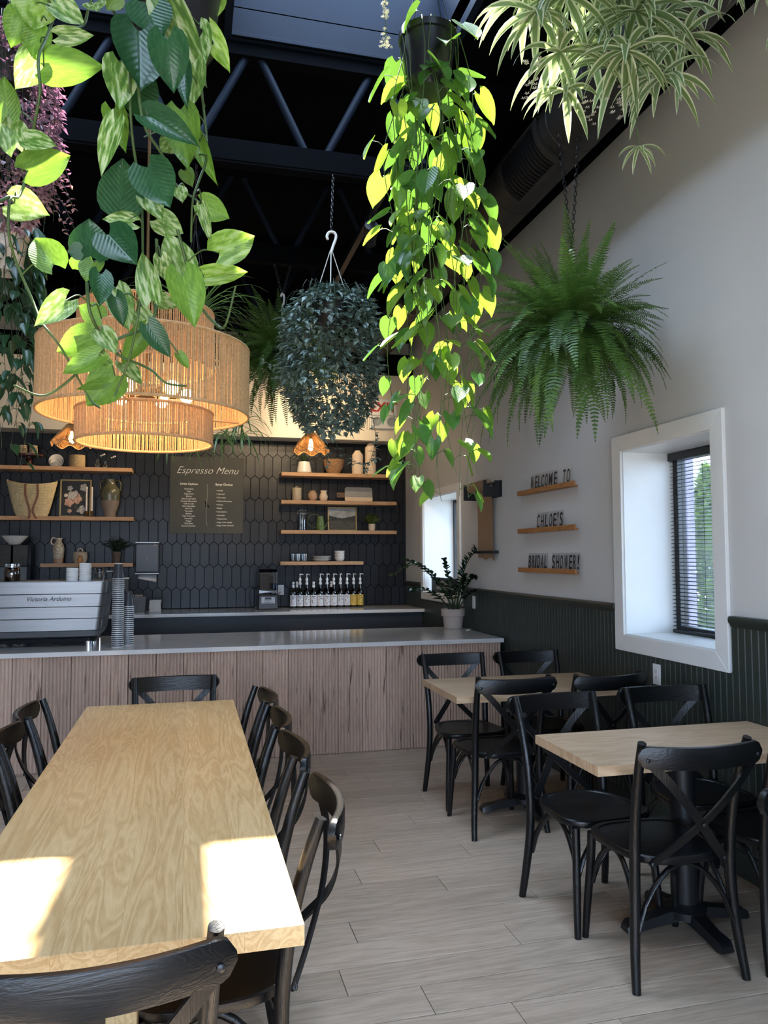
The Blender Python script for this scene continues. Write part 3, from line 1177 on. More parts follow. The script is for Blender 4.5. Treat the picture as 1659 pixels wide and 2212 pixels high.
MB().box(CX0 - .1, CX1, -.03, 1.10, 0, .035).build('slab', M['quartz'], cs, bevel=.003)

# ------------------------------------------------------------------ back counter
bc = thing('back_cabinet', 'low navy cabinet run under the rear counter', 'cabinet', (0, 8.40, 0))
navy = mat('navy_cabinet', (0.012, 0.016, 0.025), .5)
MB().box(-2.4, 2.60, .04, .74, 0, .92).build('cabinet_body', navy, bc)
MB().box(-2.4, 2.60, .0, .04, .66, .92).build('top_rail_panel', navy, bc)
for x0, x1 in ((-2.4, -1.3), (-1.28, -.2), (-.18, .55), (.57, 1.25)):
    MB().box(x0, x1, 0, .038, .08, .655).build('cabinet_door', navy, bc, bevel=.003)
for x0, x1 in ((1.29, 2.14), (2.2, 2.58)):
    MB().box(x0, x1, .02, .039, .1, .655).build('niche_shade', M['blackp'], bc)  # flat black panel, its colour stands for the shade inside an open niche
for x in (1.27, 2.17):
    MB().box(x - .02, x + .02, 0, .038, .08, .655).build('stile', navy, bc)
bs = thing('rear_countertop', 'pale quartz countertop along the tiled wall', 'countertop', (0, 8.33, .924))
MB().box(-2.4, 2.605, 0, .80, 0, .035).build('slab', M['quartz'], bs, bevel=.003)

# ------------------------------------------------------------------ floating shelves
def shelf(x0, x1, ztop, label, dep=.252):
    t = thing('floating_shelf', label, 'shelf', ((x0 + x1) / 2, YB - .008, ztop), 0, 'floating oak shelves')
    h = (x1 - x0) / 2
    MB().box(-h, h, -dep, 0, -.042, 0).build('shelf_board', M['shelf'], t, bevel=.002)
    for x in (-h * .6, h * .6):
        MB().box(x - .012, x + .012, -.06, 0, -.052, -.0425).build('bracket', M['metalblk'], t)
    return t


Z_LT, Z_LM, Z_LL, Z_R1, Z_R2, Z_R3, Z_R4 = 2.543, 1.998, 1.490, 2.541, 2.213, 1.862, 1.497
shelf(-2.3, -.617, Z_LT, 'top left oak shelf holding the cake stand and seagrass basket')
shelf(-2.3, -.594, Z_LM, 'left oak shelf holding the straw tote and flower painting')
shelf(-1.54, -.591, Z_LL, 'short lower left oak shelf holding the speckled jug')
shelf(1.045, 2.43, Z_R1, 'top right oak shelf holding the two cream bottle vases')
shelf(1.045, 2.437, Z_R2, 'right oak shelf holding the canister and serving board')
shelf(1.042, 2.436, Z_R3, 'right oak shelf holding the landscape painting')
shelf(1.035, 2.023, Z_R4, 'lowest right oak shelf holding plates and bowls')

# ------------------------------------------------------------------ things on the left shelves
YS = 9.02


def lathe_thing(name, label, cat, loc, prof, m, n=24, part='body', group=None, smooth=40):
    t = thing(name, label, cat, loc, 0, group)
    MB().lathe(prof, n).build(part, m, t, smooth=smooth)
    return t


t = thing('cake_stand', 'dark red lacquered cake stand on the top left shelf', 'cake stand', (-1.695, 9.0, Z_LT))
MB().lathe([(0, 0), (.085, 0), (.085, .012), (.03, .03), (.022, .06), (.034, .075), (.024, .09), (.03, .112), (0, .112)], 28).build('foot', M['redwood'], t, smooth=40)
MB().lathe([(0, .1125), (.14, .1125), (.143, .124), (.143, .134), (.136, .134), (.13, .1285), (0, .1285)], 36).build('plate', M['redwood'], t, smooth=40)
cane = mat('woven_cane', (0.62, 0.48, 0.30), .7, var=.1)
for i, x in enumerate((-1.757, -1.652)):
    g = thing('cane_glass', ('left' if i == 0 else 'right') + ' cane-wrapped glass tumbler on the red cake stand', 'glass', (x, 9.0, Z_LT + .1295), 0, 'cane-wrapped tumblers')
    MB().lathe([(.036, 0), (.038, .11), (.036, .11), (.034, .006), (0, .006)], 20).build('tumbler', M['glass'], g, smooth=40)
    mb = MB()
    for z in (.004, .072, .088):
        mb.lathe([(.0385, z), (.041, z + .002), (.041, z + .010), (.0385, z + .012)], 20)
    for k in range(14):
        a = 2 * PI * k / 14
        for s in (-1, 1):
            mb.tube([(.0405 * math.cos(a + s * j * .12), .0405 * math.sin(a + s * j * .12), .014 + j * .0155) for j in range(5)], .002, 5)
    mb.build('cane_sleeve', cane, g, smooth=50)
for i, (r, yy) in enumerate(((.078, 9.10), (.058, 9.084))):
    p = tag(MB().lathe([(0, .004), (r * .6, .004), (r * .68, .010), (r, .014), (r, .011), (r * .66, .004), (r * .6, 0), (0, 0)], 36).build('plate', M['ceram'], None, smooth=50, loc=(-1.432, yy, Z_LT + r + .001), rot=(R(84), 0, 0)),
            ('large' if i == 0 else 'small') + ' white plate leaning on edge ' + ('against the tile' if i == 0 else 'in front of a larger one') + ', top left shelf', 'plate', 'plates leaning on the top left shelf')
lathe_thing('seagrass_basket', 'round woven seagrass basket on the top left shelf', 'basket', (-1.202, 9.0, Z_LT), [(.076, 0), (.083, .01), (.084, .07), (.081, .138), (.074, .138), (.076, .02), (0, .015)], M['seagrass'], 32, 'basket_wall')
for i, (x, h) in enumerate(((-.988, .075), (-.905, .055))):
    b = thing('bud_vase', ('taller' if i == 0 else 'shorter, right') + ' little glass bud vase on the top left shelf', 'vase', (x, 8.98, Z_LT), 0, 'glass bud vases')
    MB().lathe([(.026, 0), (.028, .006), (.028, h * .6), (.012, h * .85), (.014, h + .02), (.011, h + .02), (.010, h * .85), (.025, h * .58), (.024, .008), (0, .008)], 20).build('glass_body', M['glass'], b, smooth=50)
    MB().tube(smooth_path([(0, 0, .01), (.005, 0, h), (.03, -.01, h + .06), (.07 + .03 * i, -.02, h + .075)], 4), .0012, 5).build('stem', M['stem'], b)
    for k in range(3):
        MB().lathe([(0, 0), (.008, .002), (.011, .009), (.006, .014), (0, .012)], 8).build('blossom', M['ceram'], b, loc=(.03 + .02 * k + .03 * i, -.012, h + .055 + .01 * k), rot=(.5 * k, .6, 0), smooth=60)

# straw tote
t = thing('straw_tote', 'large straw market tote with brown leather handles', 'bag', (-1.655, 9.0, Z_LM))
loops = []
N_ = 48
for k in range(13):
    u = k / 12
    hw, hd = .155 + .10 * u ** .8, .060 + .045 * u
    lp = []
    for i in range(N_):
        a = 2 * PI * i / N_
        c, s = math.cos(a), math.sin(a)
        ripple = 1 + .012 * (k % 2)
        dip = u * (.035 * c * c - .012)
        lp.append((math.copysign(abs(c) ** .8, c) * hw * ripple, math.copysign(abs(s) ** .8, s) * hd * ripple, .36 * u + dip + (.02 * u if s > 0 else 0)))
    loops.append(lp)
inner = [[(x * .95, y * .92, z - .004) for x, y, z in loops[-1]], [(x * .9, y * .85, z - .12) for x, y, z in loops[-1]]]
MB().loft(loops + inner, True, True).build('tote_body', M['palm'], t, smooth=40)
rows = MB()
for k in range(1, 12):
    u = k / 12 + .04
    hw, hd = .155 + .10 * u ** .8, .060 + .045 * u
    pts = []
    for i in range(41):
        a = -PI * i / 40
        c, s = math.cos(a), math.sin(a)
        pts.append((math.copysign(abs(c) ** .8, c) * hw * 1.008, math.copysign(abs(s) ** .8, s) * hd * 1.008, .36 * u + u * (.035 * c * c - .012)))
    rows.tube(pts, .004, 5)
rows.build('plait_rows', M['palm'], t, smooth=60)
for x0, x1 in ((-.05, .0), (.07, .03)):
    pts = smooth_path([(x0, -.116, .345), (x0 + .005, -.122, .22), (x1, -.126, .06), ((x0 + x1) / 2 + .02, -.134, -.03)], 5)
    lp = []
    for p in pts:
        lp.append([p + Vector((a * .011, 0, 0)) + Vector((0, b * .003, 0)) for a, b in ((-1, -1), (1, -1), (1, 1), (-1, 1))])
    MB().loft(lp, True, True).build('handle', M['leather'], t, smooth=30)


def frame_thing(name, label, cx, y, z, w_, h, fm, tilt=4, fw=.018):
    t = thing(name, label, 'painting', (cx, y, z))
    t.rotation_euler = (R(-tilt), 0, 0)
    for bx in ((-w_ / 2, w_ / 2, -.012, .012, 0, fw), (-w_ / 2, w_ / 2, -.012, .012, h - fw, h), (-w_ / 2, -w_ / 2 + fw, -.012, .012, fw, h - fw), (w_ / 2 - fw, w_ / 2, -.012, .012, fw, h - fw)):
        MB().box(*bx).build('frame_rail', fm, t, bevel=.003)
    return t


def blob(n, r, seed, pet=7):
    rg = random.Random(seed)
    pts = []
    for k in range(n):
        a = 2 * PI * k / n
        rr = r * (1 + .16 * math.cos(a * pet + rg.random()) + rg.uniform(-.06, .06))
        pts.append((rr * math.cos(a), 0, rr * math.sin(a)))
    return pts


t = frame_thing('flower_painting', 'gold-framed dark painting of pale peonies on the left shelf', -1.224, 9.08, Z_LM, .33, .425, M['gold'])
MB().box(-.148, .148, -.002, .006, .017, .408).build('canvas', mat('dark_canvas', (.012, .011, .010), .5, var=.5, scale=14), t)
pcol = [mat('painted_' + n, c, .6, var=.35, scale=60) for n, c in (('blush', (.55, .33, .25)), ('ivory', (.58, .53, .44)), ('ash_white', (.42, .41, .38)), ('leaf', (.035, .045, .025)))]
for i, (x, z, r, c) in enumerate(((-.02, .235, .062, 2), (.012, .21, .055, 0), (-.065, .165, .046, 0), (.062, .09, .046, 1), (.085, .335, .040, 2), (-.06, .325, .028, 2), (-.10, .245, .020, 1), (-.06, .07, .022, 0), (.02, .12, .03, 3), (.09, .22, .03, 3))):
    mb = MB()
    for j in range(4):
        p = blob(28, r * (1 - .24 * j), i * 7 + j, 5 + j)
        mb.f.append(tuple(range(len(mb.v), len(mb.v) + 28)))
        mb.v += [(a + .004 * j, -.0004 * j, b + .003 * j) for a, _, b in p]
    mb.build('painted_bloom', pcol[c], t, loc=(x, -.0025, z))

for i, x in enumerate((-1.092, -1.036)):
    c = thing('candlestick', ('left' if i == 0 else 'right') + ' slim pale taper candle in a dark holder', 'candle', (x, 8.95, Z_LM), 0, 'taper candles by the flower painting')
    MB().lathe([(0, 0), (.022, 0), (.024, .008), (.010, .016), (.014, .03), (.020, .042), (.012, .05), (.016, .062), (.011, .066), (0, .066)], 12, wob=lambda a, z: 1 + .12 * math.cos(6 * a + 60 * z)).build('holder', M['brass'], c, smooth=40)
    MB().lathe([(.0105, .05), (.0085, .325), (.003, .332), (0, .332)], 14).build('taper', M['wax'], c, smooth=60)

# two-handled urn
t = thing('glazed_urn', 'two-handled clay urn, green glaze on its upper half', 'urn', (-.852, 9.02, Z_LM))
MB().lathe([(0, 0), (.060, 0), (.064, .02), (.066, .05), (.092, .135), (.099, .185)], 32).build('lower_body', mat('grey_clay', (.22, .17, .13), .8, var=.12, scale=20), t, smooth=50)
MB().lathe([(.099, .185), (.106, .24), (.107, .285), (.096, .325), (.070, .35), (.056, .37), (.054, .40), (.058, .425), (.054, .428), (.048, .40), (.05, .36), (.06, .34), (0, .30)], 32).build('glazed_shoulder', mat('olive_glaze', (.09, .09, .055), .25, var=.35, scale=22, bump=.15, bscale=30), t, smooth=50)
for s in (-1, 1):
    MB().tube(smooth_path([(s * .052, 0, .405), (s * .085, 0, .41), (s * .108, 0, .375), (s * .104, 0, .30)], 6), .009, 8, flat=1.4).build('handle', mat('olive_glaze_handle', (.10, .095, .06), .3, var=.3, scale=25), t, smooth=60)

# lower left shelf
t = thing('speckled_jug', 'cream jug with brown speckles and bare clay foot', 'jug', (-1.379, 9.02, Z_LL))
spk = mat('speckled_glaze', (.45, .38, .27), .35, var=.75, scale=75)
MB().lathe([(0, 0), (.050, 0), (.053, .05)], 28).build('clay_foot', M['tan'], t, smooth=50)
MB().lathe([(.053, .05), (.060, .11), (.062, .155), (.052, .20), (.034, .235), (.029, .25), (.033, .275), (.029, .275), (.024, .25), (0, .23)], 28, wob=lambda a, z: 1 + (.35 * max(0, math.cos(a)) ** 6 if z > .26 else 0)).build('glazed_body', spk, t, smooth=50)
MB().tube(smooth_path([(-.026, 0, .262), (-.055, 0, .278), (-.076, 0, .25), (-.072, 0, .215), (-.046, 0, .20)], 5), .0085, 8).build('handle', M['cvase'], t, smooth=60)
t = thing('stoneware_crock', 'squat beige lidded crock with loop handle', 'crock', (-1.155, 9.02, Z_LL))
MB().lathe([(0, 0), (.06, 0), (.074, .03), (.077, .07), (.074, .105), (.070, .108)], 32).build('crock_body', M['stone'], t, smooth=50)
MB().lathe([(.076, .107), (.077, .113), (.068, .122), (.03, .128), (0, .129)], 32).build('lid', M['stone'], t, smooth=50)
MB().tube(smooth_path([(-.024, 0, .126), (-.020, 0, .150), (0, 0, .160), (.020, 0, .150), (.024, 0, .126)], 5), .006, 8).build('lid_loop', M['cvase'], t, smooth=60)


def sprig_plant(name, label, loc, potprof, potm, nst, L_, spread, lm, sw=.0022, seed=1, leaf=.02, lw=.006):
    t = thing(name, label, 'potted plant', loc)
    MB().lathe(potprof, 24).build('pot', potm, t, smooth=40)
    zt = max(z for r, z in potprof)
    rt = potprof[-1][0] if potprof[-1][0] > 0 else .03
    rg = random.Random(seed)
    for k in range(nst):
        a = rg.uniform(0, 2 * PI)
        out = rg.uniform(.15, 1) * spread
        h = L_ * rg.uniform(.55, 1.0) * (1.1 - .5 * out / spread)
        p0 = Vector((.012 * math.cos(a), .012 * math.sin(a), zt - .02))
        p3 = Vector((out * math.cos(a), out * math.sin(a) * .6, zt + h))
        p1 = p0 + Vector((out * .2 * math.cos(a), out * .2 * math.sin(a), h * .55))
        pts = smooth_path([p0, p1, p3], 5)
        mb = MB().tube(pts, sw * .5, 4)
        for j in range(2, len(pts)):
            for s in (-1, 1):
                for _ in range(2):
                    d = Vector((rg.uniform(-1, 1), rg.uniform(-1, 1), rg.uniform(-.2, .9))).normalized()
                    q = pts[j]
                    w_ = d.cross(Vector((rg.uniform(-1, 1), rg.uniform(-1, 1), .3))).normalized() * lw
                    n = len(mb.v)
                    mb.v += [tuple(q), tuple(q + d * leaf * .5 + w_), tuple(q + d * leaf), tuple(q + d * leaf * .5 - w_)]
                    mb.f.append((n, n + 1, n + 2, n + 3))
        mb.build('sprig', lm, t)
    return t


needle = leafmat('dark_needle', '#16241a', '#27392a', .15, '#3d5a2c')
moss = leafmat('olive_sprig', '#3c4a1e', '#5a6b2c', .2, '#77913a')
sprig_plant('rosemary_pot', 'dark needle-leaved sprigs in a brown clay pot, left shelf', (-.777, 9.0, Z_LL), [(0, .1), (.036, .1), (.038, .0), (.040, 0), (.048, .10), (.051, .10), (.051, .125), (.046, .125)], mat('brown_clay', (.085, .055, .04), .8), 34, .16, .18, needle, seed=4, leaf=.035, lw=.0035)

# ------------------------------------------------------------------ wall-hung and rear counter things on the left
t = thing('towel_dispenser', 'charcoal paper towel dispenser on the navy tile', 'dispenser', (-.443, YB - .01, 1.36))
MB().box(-.128, .128, -.20, 0, .02, .345).build('housing', M['darkp'], t, bevel=.012)
MB().box(-.130, .130, -.198, 0, .346, .366).build('top_cap', M['steel'], t, bevel=.004)
MB().box(-.131, .131, -.203, 0, 0, .019).build('bottom_lip', M['steel'], t, bevel=.004)
MB().box(-.008, .008, -.203, -.2005, .15, .19).build('lock', M['blackp'], t)
MB().box(.07, .10, -.2035, -.2008, .325, .331).build('maker_mark', M['ink'], t)
lp = []
for k in range(8):
    u = k / 7
    lp.append([(x, -.09 - .05 * math.sin(u * 2.2) + .015 * math.sin(5 * x * 8), -.001 - u * (.05 + .04 * (x + .1) / .2)) for x in (-.10, -.05, 0, .05, .10)] + [(x, -.088 - .05 * math.sin(u * 2.2) + .015 * math.sin(5 * x * 8), -.001 - u * (.05 + .04 * (x + .1) / .2)) for x in (.10, .05, 0, -.05, -.10)])
MB().loft(lp, True, True).build('paper_towel', M['paper'], t, smooth=60)
for i, (x, z0, z1, lb) in enumerate(((-.849, 1.285, 1.405, 'small black soap dispenser with pale lid behind the cup lids'), (-.675, 1.15, 1.325, 'black soap dispenser with white lid beside the stacked cups'))):
    t = thing('soap_dispenser', lb, 'soap dispenser', (x, YB - .01, z0), 0, 'wall soap dispensers')
    MB().box(-.034, .034, -.09, 0, 0, z1 - z0 - .02).build('housing', M['darkp'], t, bevel=.008)
    MB().box(-.036, .036, -.093, 0, z1 - z0 - .019, z1 - z0).build('lid', M['white'], t, bevel=.004)
t = thing('hand_wash_sign', 'small black HAND WASH ONLY sign on the tile', 'sign', (-.585, YB - .0105, 1.06))
MB().box(-.095, .095, -.004, 0, 0, .085).build('sign_plate', M['inkb'], t)
text('sign_lettering', 'HAND WASH', .030, M['ink'], t, (0, -.0046, .047), bold=.0006)
text('sign_lettering', 'ONLY', .030, M['ink'], t, (0, -.0046, .012), bold=.0006)
t = thing('tap', 'chrome two-handle tap at the hand sink', 'tap', (-.585, 8.87, .959))
MB().box(-.07, .07, -.02, .02, 0, .018).build('tap_base', M['chrome'], t, bevel=.005)
MB().tube(smooth_path([(0, 0, .015), (0, 0, .12), (0, -.02, .165), (0, -.07, .17), (0, -.095, .14)], 5), .009, 10).build('spout', M['chrome'], t, smooth=60)
for s in (-1, 1):
    MB().lathe([(.014, .016), (.014, .035), (.022, .04), (.022, .058), (.016, .066), (0, .066)], 12).build('tap_handle', M['chrome'], t, loc=(s * .058, 0, 0), smooth=40)
t = thing('clear_bin', 'grey translucent bin beside the tap', 'bin', (-.505, 8.72, .959))
ob = lambda hw, hd, z: [(-hw, -hd, z), (hw, -hd, z), (hw, hd, z), (-hw, hd, z)]
MB().loft([ob(.058, .07, 0), ob(.07, .085, .165), ob(.066, .081, .165), ob(.054, .066, .006)], True, True).build('bin_wall', mat('smoky_plastic', (.16, .165, .165), .25, spec=.5), t, bevel=.004)
rg = random.Random(8)
for k in range(14):
    o = MB().box(-.06, .06, -.06, .06, 0, .0088).build('napkin', M['paper'], None, loc=(-.341 + rg.uniform(-.004, .004), 8.72 + rg.uniform(-.004, .004), .9595 + k * .0092), rot=(0, 0, R(rg.uniform(-3, 3))), bevel=.003)
    tag(o, 'folded cream napkin, ' + nth(14 - k) + ' from the top of the rear counter stack', 'napkin', 'napkin stack')

# grinders with ribbed bowl
for i, x in enumerate((-1.86, -1.70)):
    t = thing('coffee_grinder', ('left' if i == 0 else 'right') + ' black coffee grinder with square bean hopper behind the espresso machine', 'coffee grinder', (x, 8.78, .959), 0, 'coffee grinders')
    MB().box(-.072, .072, -.10, .16, 0, .04).build('base', M['blackp'], t, bevel=.006)
    MB().loft([ob(.055, .07, .04), ob(.05, .06, .22), ob(.07, .09, .34), ob(.07, .09, .50)], True, True).build('housing', M['darkp'], t, bevel=.006)
    MB().loft([ob(.066, .085, .505), ob(.072, .092, .72), ob(.069, .089, .72), ob(.062, .081, .51)], True, True).build('hopper', glassmat('hopper_glass', (.35, .36, .38), .12), t)
    MB().box(-.073, .073, -.093, .093, .7205, .728).build('hopper_lid', M['blackp'], t, bevel=.003)
    MB().box(-.03, .03, -.14, -.102, .24, .30).build('chute', M['steel'], t, bevel=.006)
    MB().box(-.05, .05, -.104, -.1005, .06, .10).build('control_panel', M['steel'], t)
    MB().lathe([(.05, .51), (.058, .62), (0, .64)], 16).build('beans', mat('coffee_beans', (.03, .014, .008), .4, var=.6, scale=60), t, smooth=40)
t = thing('ribbed_bowl', 'white ribbed bowl on top of the coffee grinders', 'bowl', (-1.765, 8.74, 1.688))
MB().lathe([(0, .004), (.05, .0), (.055, 0), (.09, .045), (.128, .092), (.122, .092), (.085, .048), (.05, .008), (0, .008)], 72, wob=lambda a, z: 1 + (.022 * math.cos(24 * a) if z > .003 else 0)).build('bowl_wall', M['ceram'], t, smooth=60)

# ------------------------------------------------------------------ things on the right shelves
strap = blademat('shelf_strap_leaf', '#26361f', '#3d5230', .15, '#4d6a2c')


def blade_tuft(parent, base, n, L0, L1, w_, m, seed, droop=1.0, up=.6, name='leaf', spread=None, yscale=1.0):
    rg = random.Random(seed)
    out = []
    for k in range(n):
        a = 2 * PI * (k + rg.random() * .8) / n * 2.618
        L_ = rg.uniform(L0, L1)
        e = up * rg.uniform(.35, 1.25)
        d = Vector((math.cos(a), math.sin(a) * yscale, 0))
        side = Vector((-math.sin(a), math.cos(a), 0))
        pts, hw = [], []
        p = Vector(base)
        dirv = (d + Vector((0, 0, e * 1.6))).normalized()
        S = 8
        for i in range(S + 1):
            u = i / S
            pts.append(p.copy())
            hw.append(w_ * (.45 + .55 * min(1, u * 4)) * (1 - max(0, (u - .45) / .55) ** 1.6) + .0003)
            dirv = (dirv + Vector((0, 0, -droop * .23 * (0.5 + u)))).normalized()
            p = p + dirv * (L_ / S)
        mb = MB().strip(pts, hw, side, fold=.25)
        out.append(mb.build(name, m, parent, smooth=180))
    return out


t = thing('strap_leaf_planter', 'strap-leaved plant in a squat white planter, top right shelf', 'potted plant', (1.326, 9.0, Z_R1))
MB().lathe([(0, 0), (.078, 0), (.087, .012), (.084, .05), (.066, .135), (.06, .138), (.07, .06), (0, .05)], 32).build('planter', M['ceram'], t, smooth=40)
blade_tuft(t, (0, -.03, .12), 18, .15, .25, .009, strap, 3, 1.0, .7, yscale=.4)
t = thing('wicker_bowl', 'flared brown wicker bowl on the top right shelf', 'basket', (1.681, 9.0, Z_R1))
MB().lathe([(0, 0), (.072, 0), (.078, .01), (.115, .09), (.128, .165), (.131, .17), (.122, .172), (.108, .09), (.07, .016), (0, .012)], 40, wob=lambda a, z: 1 + .012 * math.cos(40 * a)).build('basket_wall', M['wicker'], t, smooth=50)
for i, (x, h) in enumerate(((1.975, .292), (2.137, .388))):
    lathe_thing('bottle_vase', ('shorter' if i == 0 else 'taller') + ' matte cream bottle vase with chamfered shoulder, top right shelf', 'vase', (x, 9.0, Z_R1), [(0, 0), (.064, 0), (.067, .005), (.067, h - .055), (.034, h - .008), (.033, h), (.028, h), (.027, h - .03), (0, h - .035)], M['cvase'], 32, 'vase_body', 'cream bottle vases', 30)
t = thing('lidded_canister', 'beige lidded canister with small loop', 'canister', (1.238, 9.0, Z_R2))
MB().lathe([(0, 0), (.052, 0), (.055, .005), (.055, .138), (.05, .14)], 28).build('canister_body', M['stone'], t, smooth=40)
MB().lathe([(.057, .139), (.057, .150), (.05, .154), (0, .155)], 28).build('lid', M['stone'], t, smooth=40)
MB().tube(smooth_path([(-.014, 0, .154), (-.010, 0, .166), (0, 0, .170), (.010, 0, .166), (.014, 0, .154)], 4), .004, 6).build('lid_loop', M['stone'], t, smooth=60)
lathe_thing('round_vase', 'round tan clay vase on the right shelf', 'vase', (1.428, 9.0, Z_R2), [(0, 0), (.032, 0), (.052, .035), (.056, .062), (.048, .095), (.032, .112), (.038, .124), (.034, .124), (.028, .112), (0, .1)], M['tan'], 28, 'vase_body', None, 50)
lathe_thing('round_vase', 'round pale vase with wide lip on the right shelf', 'vase', (1.558, 9.0, Z_R2), [(0, 0), (.034, 0), (.049, .03), (.051, .055), (.040, .088), (.032, .097), (.040, .118), (.040, .126), (.035, .126), (.028, .1), (0, .09)], M['cvase'], 28, 'vase_body', None, 50)
t = thing('serving_board', 'grey and white serving board with wooden handle', 'serving board', (2.012, 9.10, Z_R2))
t.rotation_euler = (R(-8), 0, 0)


def rrect(x0, x1, z0, z1, r, n=5):
    out = []
    for cx, cz, a0 in ((x1 - r, z0 + r, -90), (x1 - r, z1 - r, 0), (x0 + r, z1 - r, 90), (x0 + r, z0 + r, 180)):
        for k in range(n + 1):
            a = R(a0 + 90 * k / n)
            out.append((cx + r * math.cos(a), cz + r * math.sin(a)))
    return out


full = rrect(-.172, .172, 0, .186, .03)
up_ = clip_poly(full, 1, .062, True)
lo_ = clip_poly(full, 1, .062, False)
for poly, m_, nm in ((up_, mat('grey_stone', (.24, .245, .25), .4), 'slate_half'), (lo_, M['cvase'], 'pale_half')):
    MB().loft([[(x, y, z) for x, z in poly] for y in (.008, -.008)], True, True).build(nm, m_, t)
MB().box(-.272, -.171, -.006, .006, .055, .118).build('handle', wood('walnut', '#4a3a2e', '#6a5442', 'X', .6), t, bevel=.004)
MB().tube([(-.25, -.0075, .088), (-.25, -.0062, .088)], .009, 14).build('hang_hole', M['inkb'], t)

t = thing('clip_top_jar', 'tall glass clip-top jar on the right shelf', 'jar', (1.305, 9.0, Z_R3))
MB().lathe([(.046, 0), (.05, .006), (.05, .175), (.044, .195), (.044, .208), (.041, .208), (.041, .195), (.047, .17), (.047, .008), (0, .008)], 24).build('glass_body', M['glass'], t, smooth=40)
MB().lathe([(.045, .2085), (.05, .211), (.05, .220), (.04, .232), (0, .236)], 24).build('lid', M['glass'], t, smooth=40)
MB().lathe([(.0505, .190), (.053, .192), (.053, .197), (.0505, .199)], 24).build('wire_clip', M['steel'], t, smooth=60)
MB().tube([(.052, 0, .195), (.06, 0, .21), (.05, 0, .235), (.0, 0, .243), (-.05, 0, .235), (-.06, 0, .21), (-.052, 0, .195)], .002, 6).build('wire_bail', M['steel'], t)
t = thing('watering_can', 'small green watering can with thin ring handle', 'watering can', (1.515, 8.98, Z_R3))
MB().lathe([(0, 0), (.044, 0), (.056, .04), (.056, .044), (.050, .05), (.040, .16), (.041, .17), (.037, .17), (.045, .06), (0, .05)], 28).build('can_body', M['cangreen'], t, smooth=30)
MB().tube([(-.07 + .078 * math.cos(R(a)), 0, .115 + .078 * math.sin(R(a))) for a in range(25, 320, 12)], .003, 6).build('ring_handle', M['cangreen'], t, smooth=60)
MB().tube(smooth_path([(.048, 0, .035), (.075, -.01, .07), (.10, -.015, .125), (.125, -.02, .15)], 4), [.007, .0066, .006, .0055, .005, .0048, .0046, .0044, .0042, .004, .004, .004, .0038], 8).build('spout', M['cangreen'], t, smooth=60)
t = frame_thing('landscape_painting', 'gold-framed painting of a grey field with tree line', 1.805, 9.09, Z_R3, .36, .292, M['gold'], 4, .016)
MB().box(-.165, .165, -.002, .006, .014, .278).build('painted_sky', mat('painted_cloud', (.34, .33, .31), .6, var=.35, scale=9, stretch=(1, 1, 2.2)), t)
MB().box(-.165, .165, -.0032, -.002, .014, .135).build('painted_field', mat('painted_grass', (.055, .05, .038), .6, var=.5, scale=22, stretch=(.5, 1, 3)), t)
rg = random.Random(2)
top = []
for k in range(60):
    x = -.165 + .33 * k / 59
    h = .016 + .034 * (abs(x) / .165) ** 1.6 + rg.uniform(0, .012)
    top.append((x, -.0036, .134 + h))
MB().loft([[(x, -.0036, .128) for x, _, z in top], top], False, False)
mb = MB()
for k in range(59):
    n = len(mb.v)
    a, b = top[k], top[k + 1]
    mb.v += [(a[0], -.0036, .126), (b[0], -.0036, .126), b, a]
    mb.f.append((n, n + 1, n + 2, n + 3))
mb.build('painted_trees', mat('painted_dark_trees', (.022, .024, .02), .6, var=.4, scale=50), t)
sprig_plant('olive_sprig_cup', 'olive green sprigs in a small wooden cup', (2.151, 9.0, Z_R3), [(0, .07), (.03, .07), (.035, 0), (.036, 0), (.043, .035), (.042, .085), (.037, .085)], M['cvase'], 40, .13, .10, moss, seed=6, leaf=.024, lw=.004)
for i, (x, y) in enumerate(((1.205, 9.03), (1.245, 8.95), (1.285, 9.03), (1.325, 8.95))):
    tag(MB().lathe([(.034, 0), (.036, .004), (.038, .088), (.036, .088), (.033, .008), (0, .008)], 20).build('tumbler', M['glass'], None, smooth=40, loc=(x, y, Z_R4)), ('leftmost', 'second', 'third', 'rightmost')[i] + ' clear glass tumbler on the lowest right shelf', 'glass', 'clear tumblers')
for k in range(3):
    tag(MB().lathe([(0, 0), (.07, 0), (.085, .006), (.116, .018), (.117, .022), (.112, .022), (.08, .011), (0, .008)], 40).build('plate', M['ceram'], None, smooth=50, loc=(1.528 + .003 * k, 9.0, Z_R4 + .0205 * k)), ('lowest', 'middle', 'topmost')[k] + ' white plate of the stack on the lowest right shelf', 'plate', 'stacked white plates')
    tag(MB().lathe([(0, 0), (.034, 0), (.052, .016), (.060, .042), (.061, .056), (.057, .056), (.048, .02), (0, .008)], 32).build('bowl', M['ceram'], None, smooth=50, loc=(1.753, 9.0, Z_R4 + .034 * k)), ('lowest', 'middle', 'topmost')[k] + ' white bowl of the stack on the lowest right shelf', 'bowl', 'stacked white bowls')

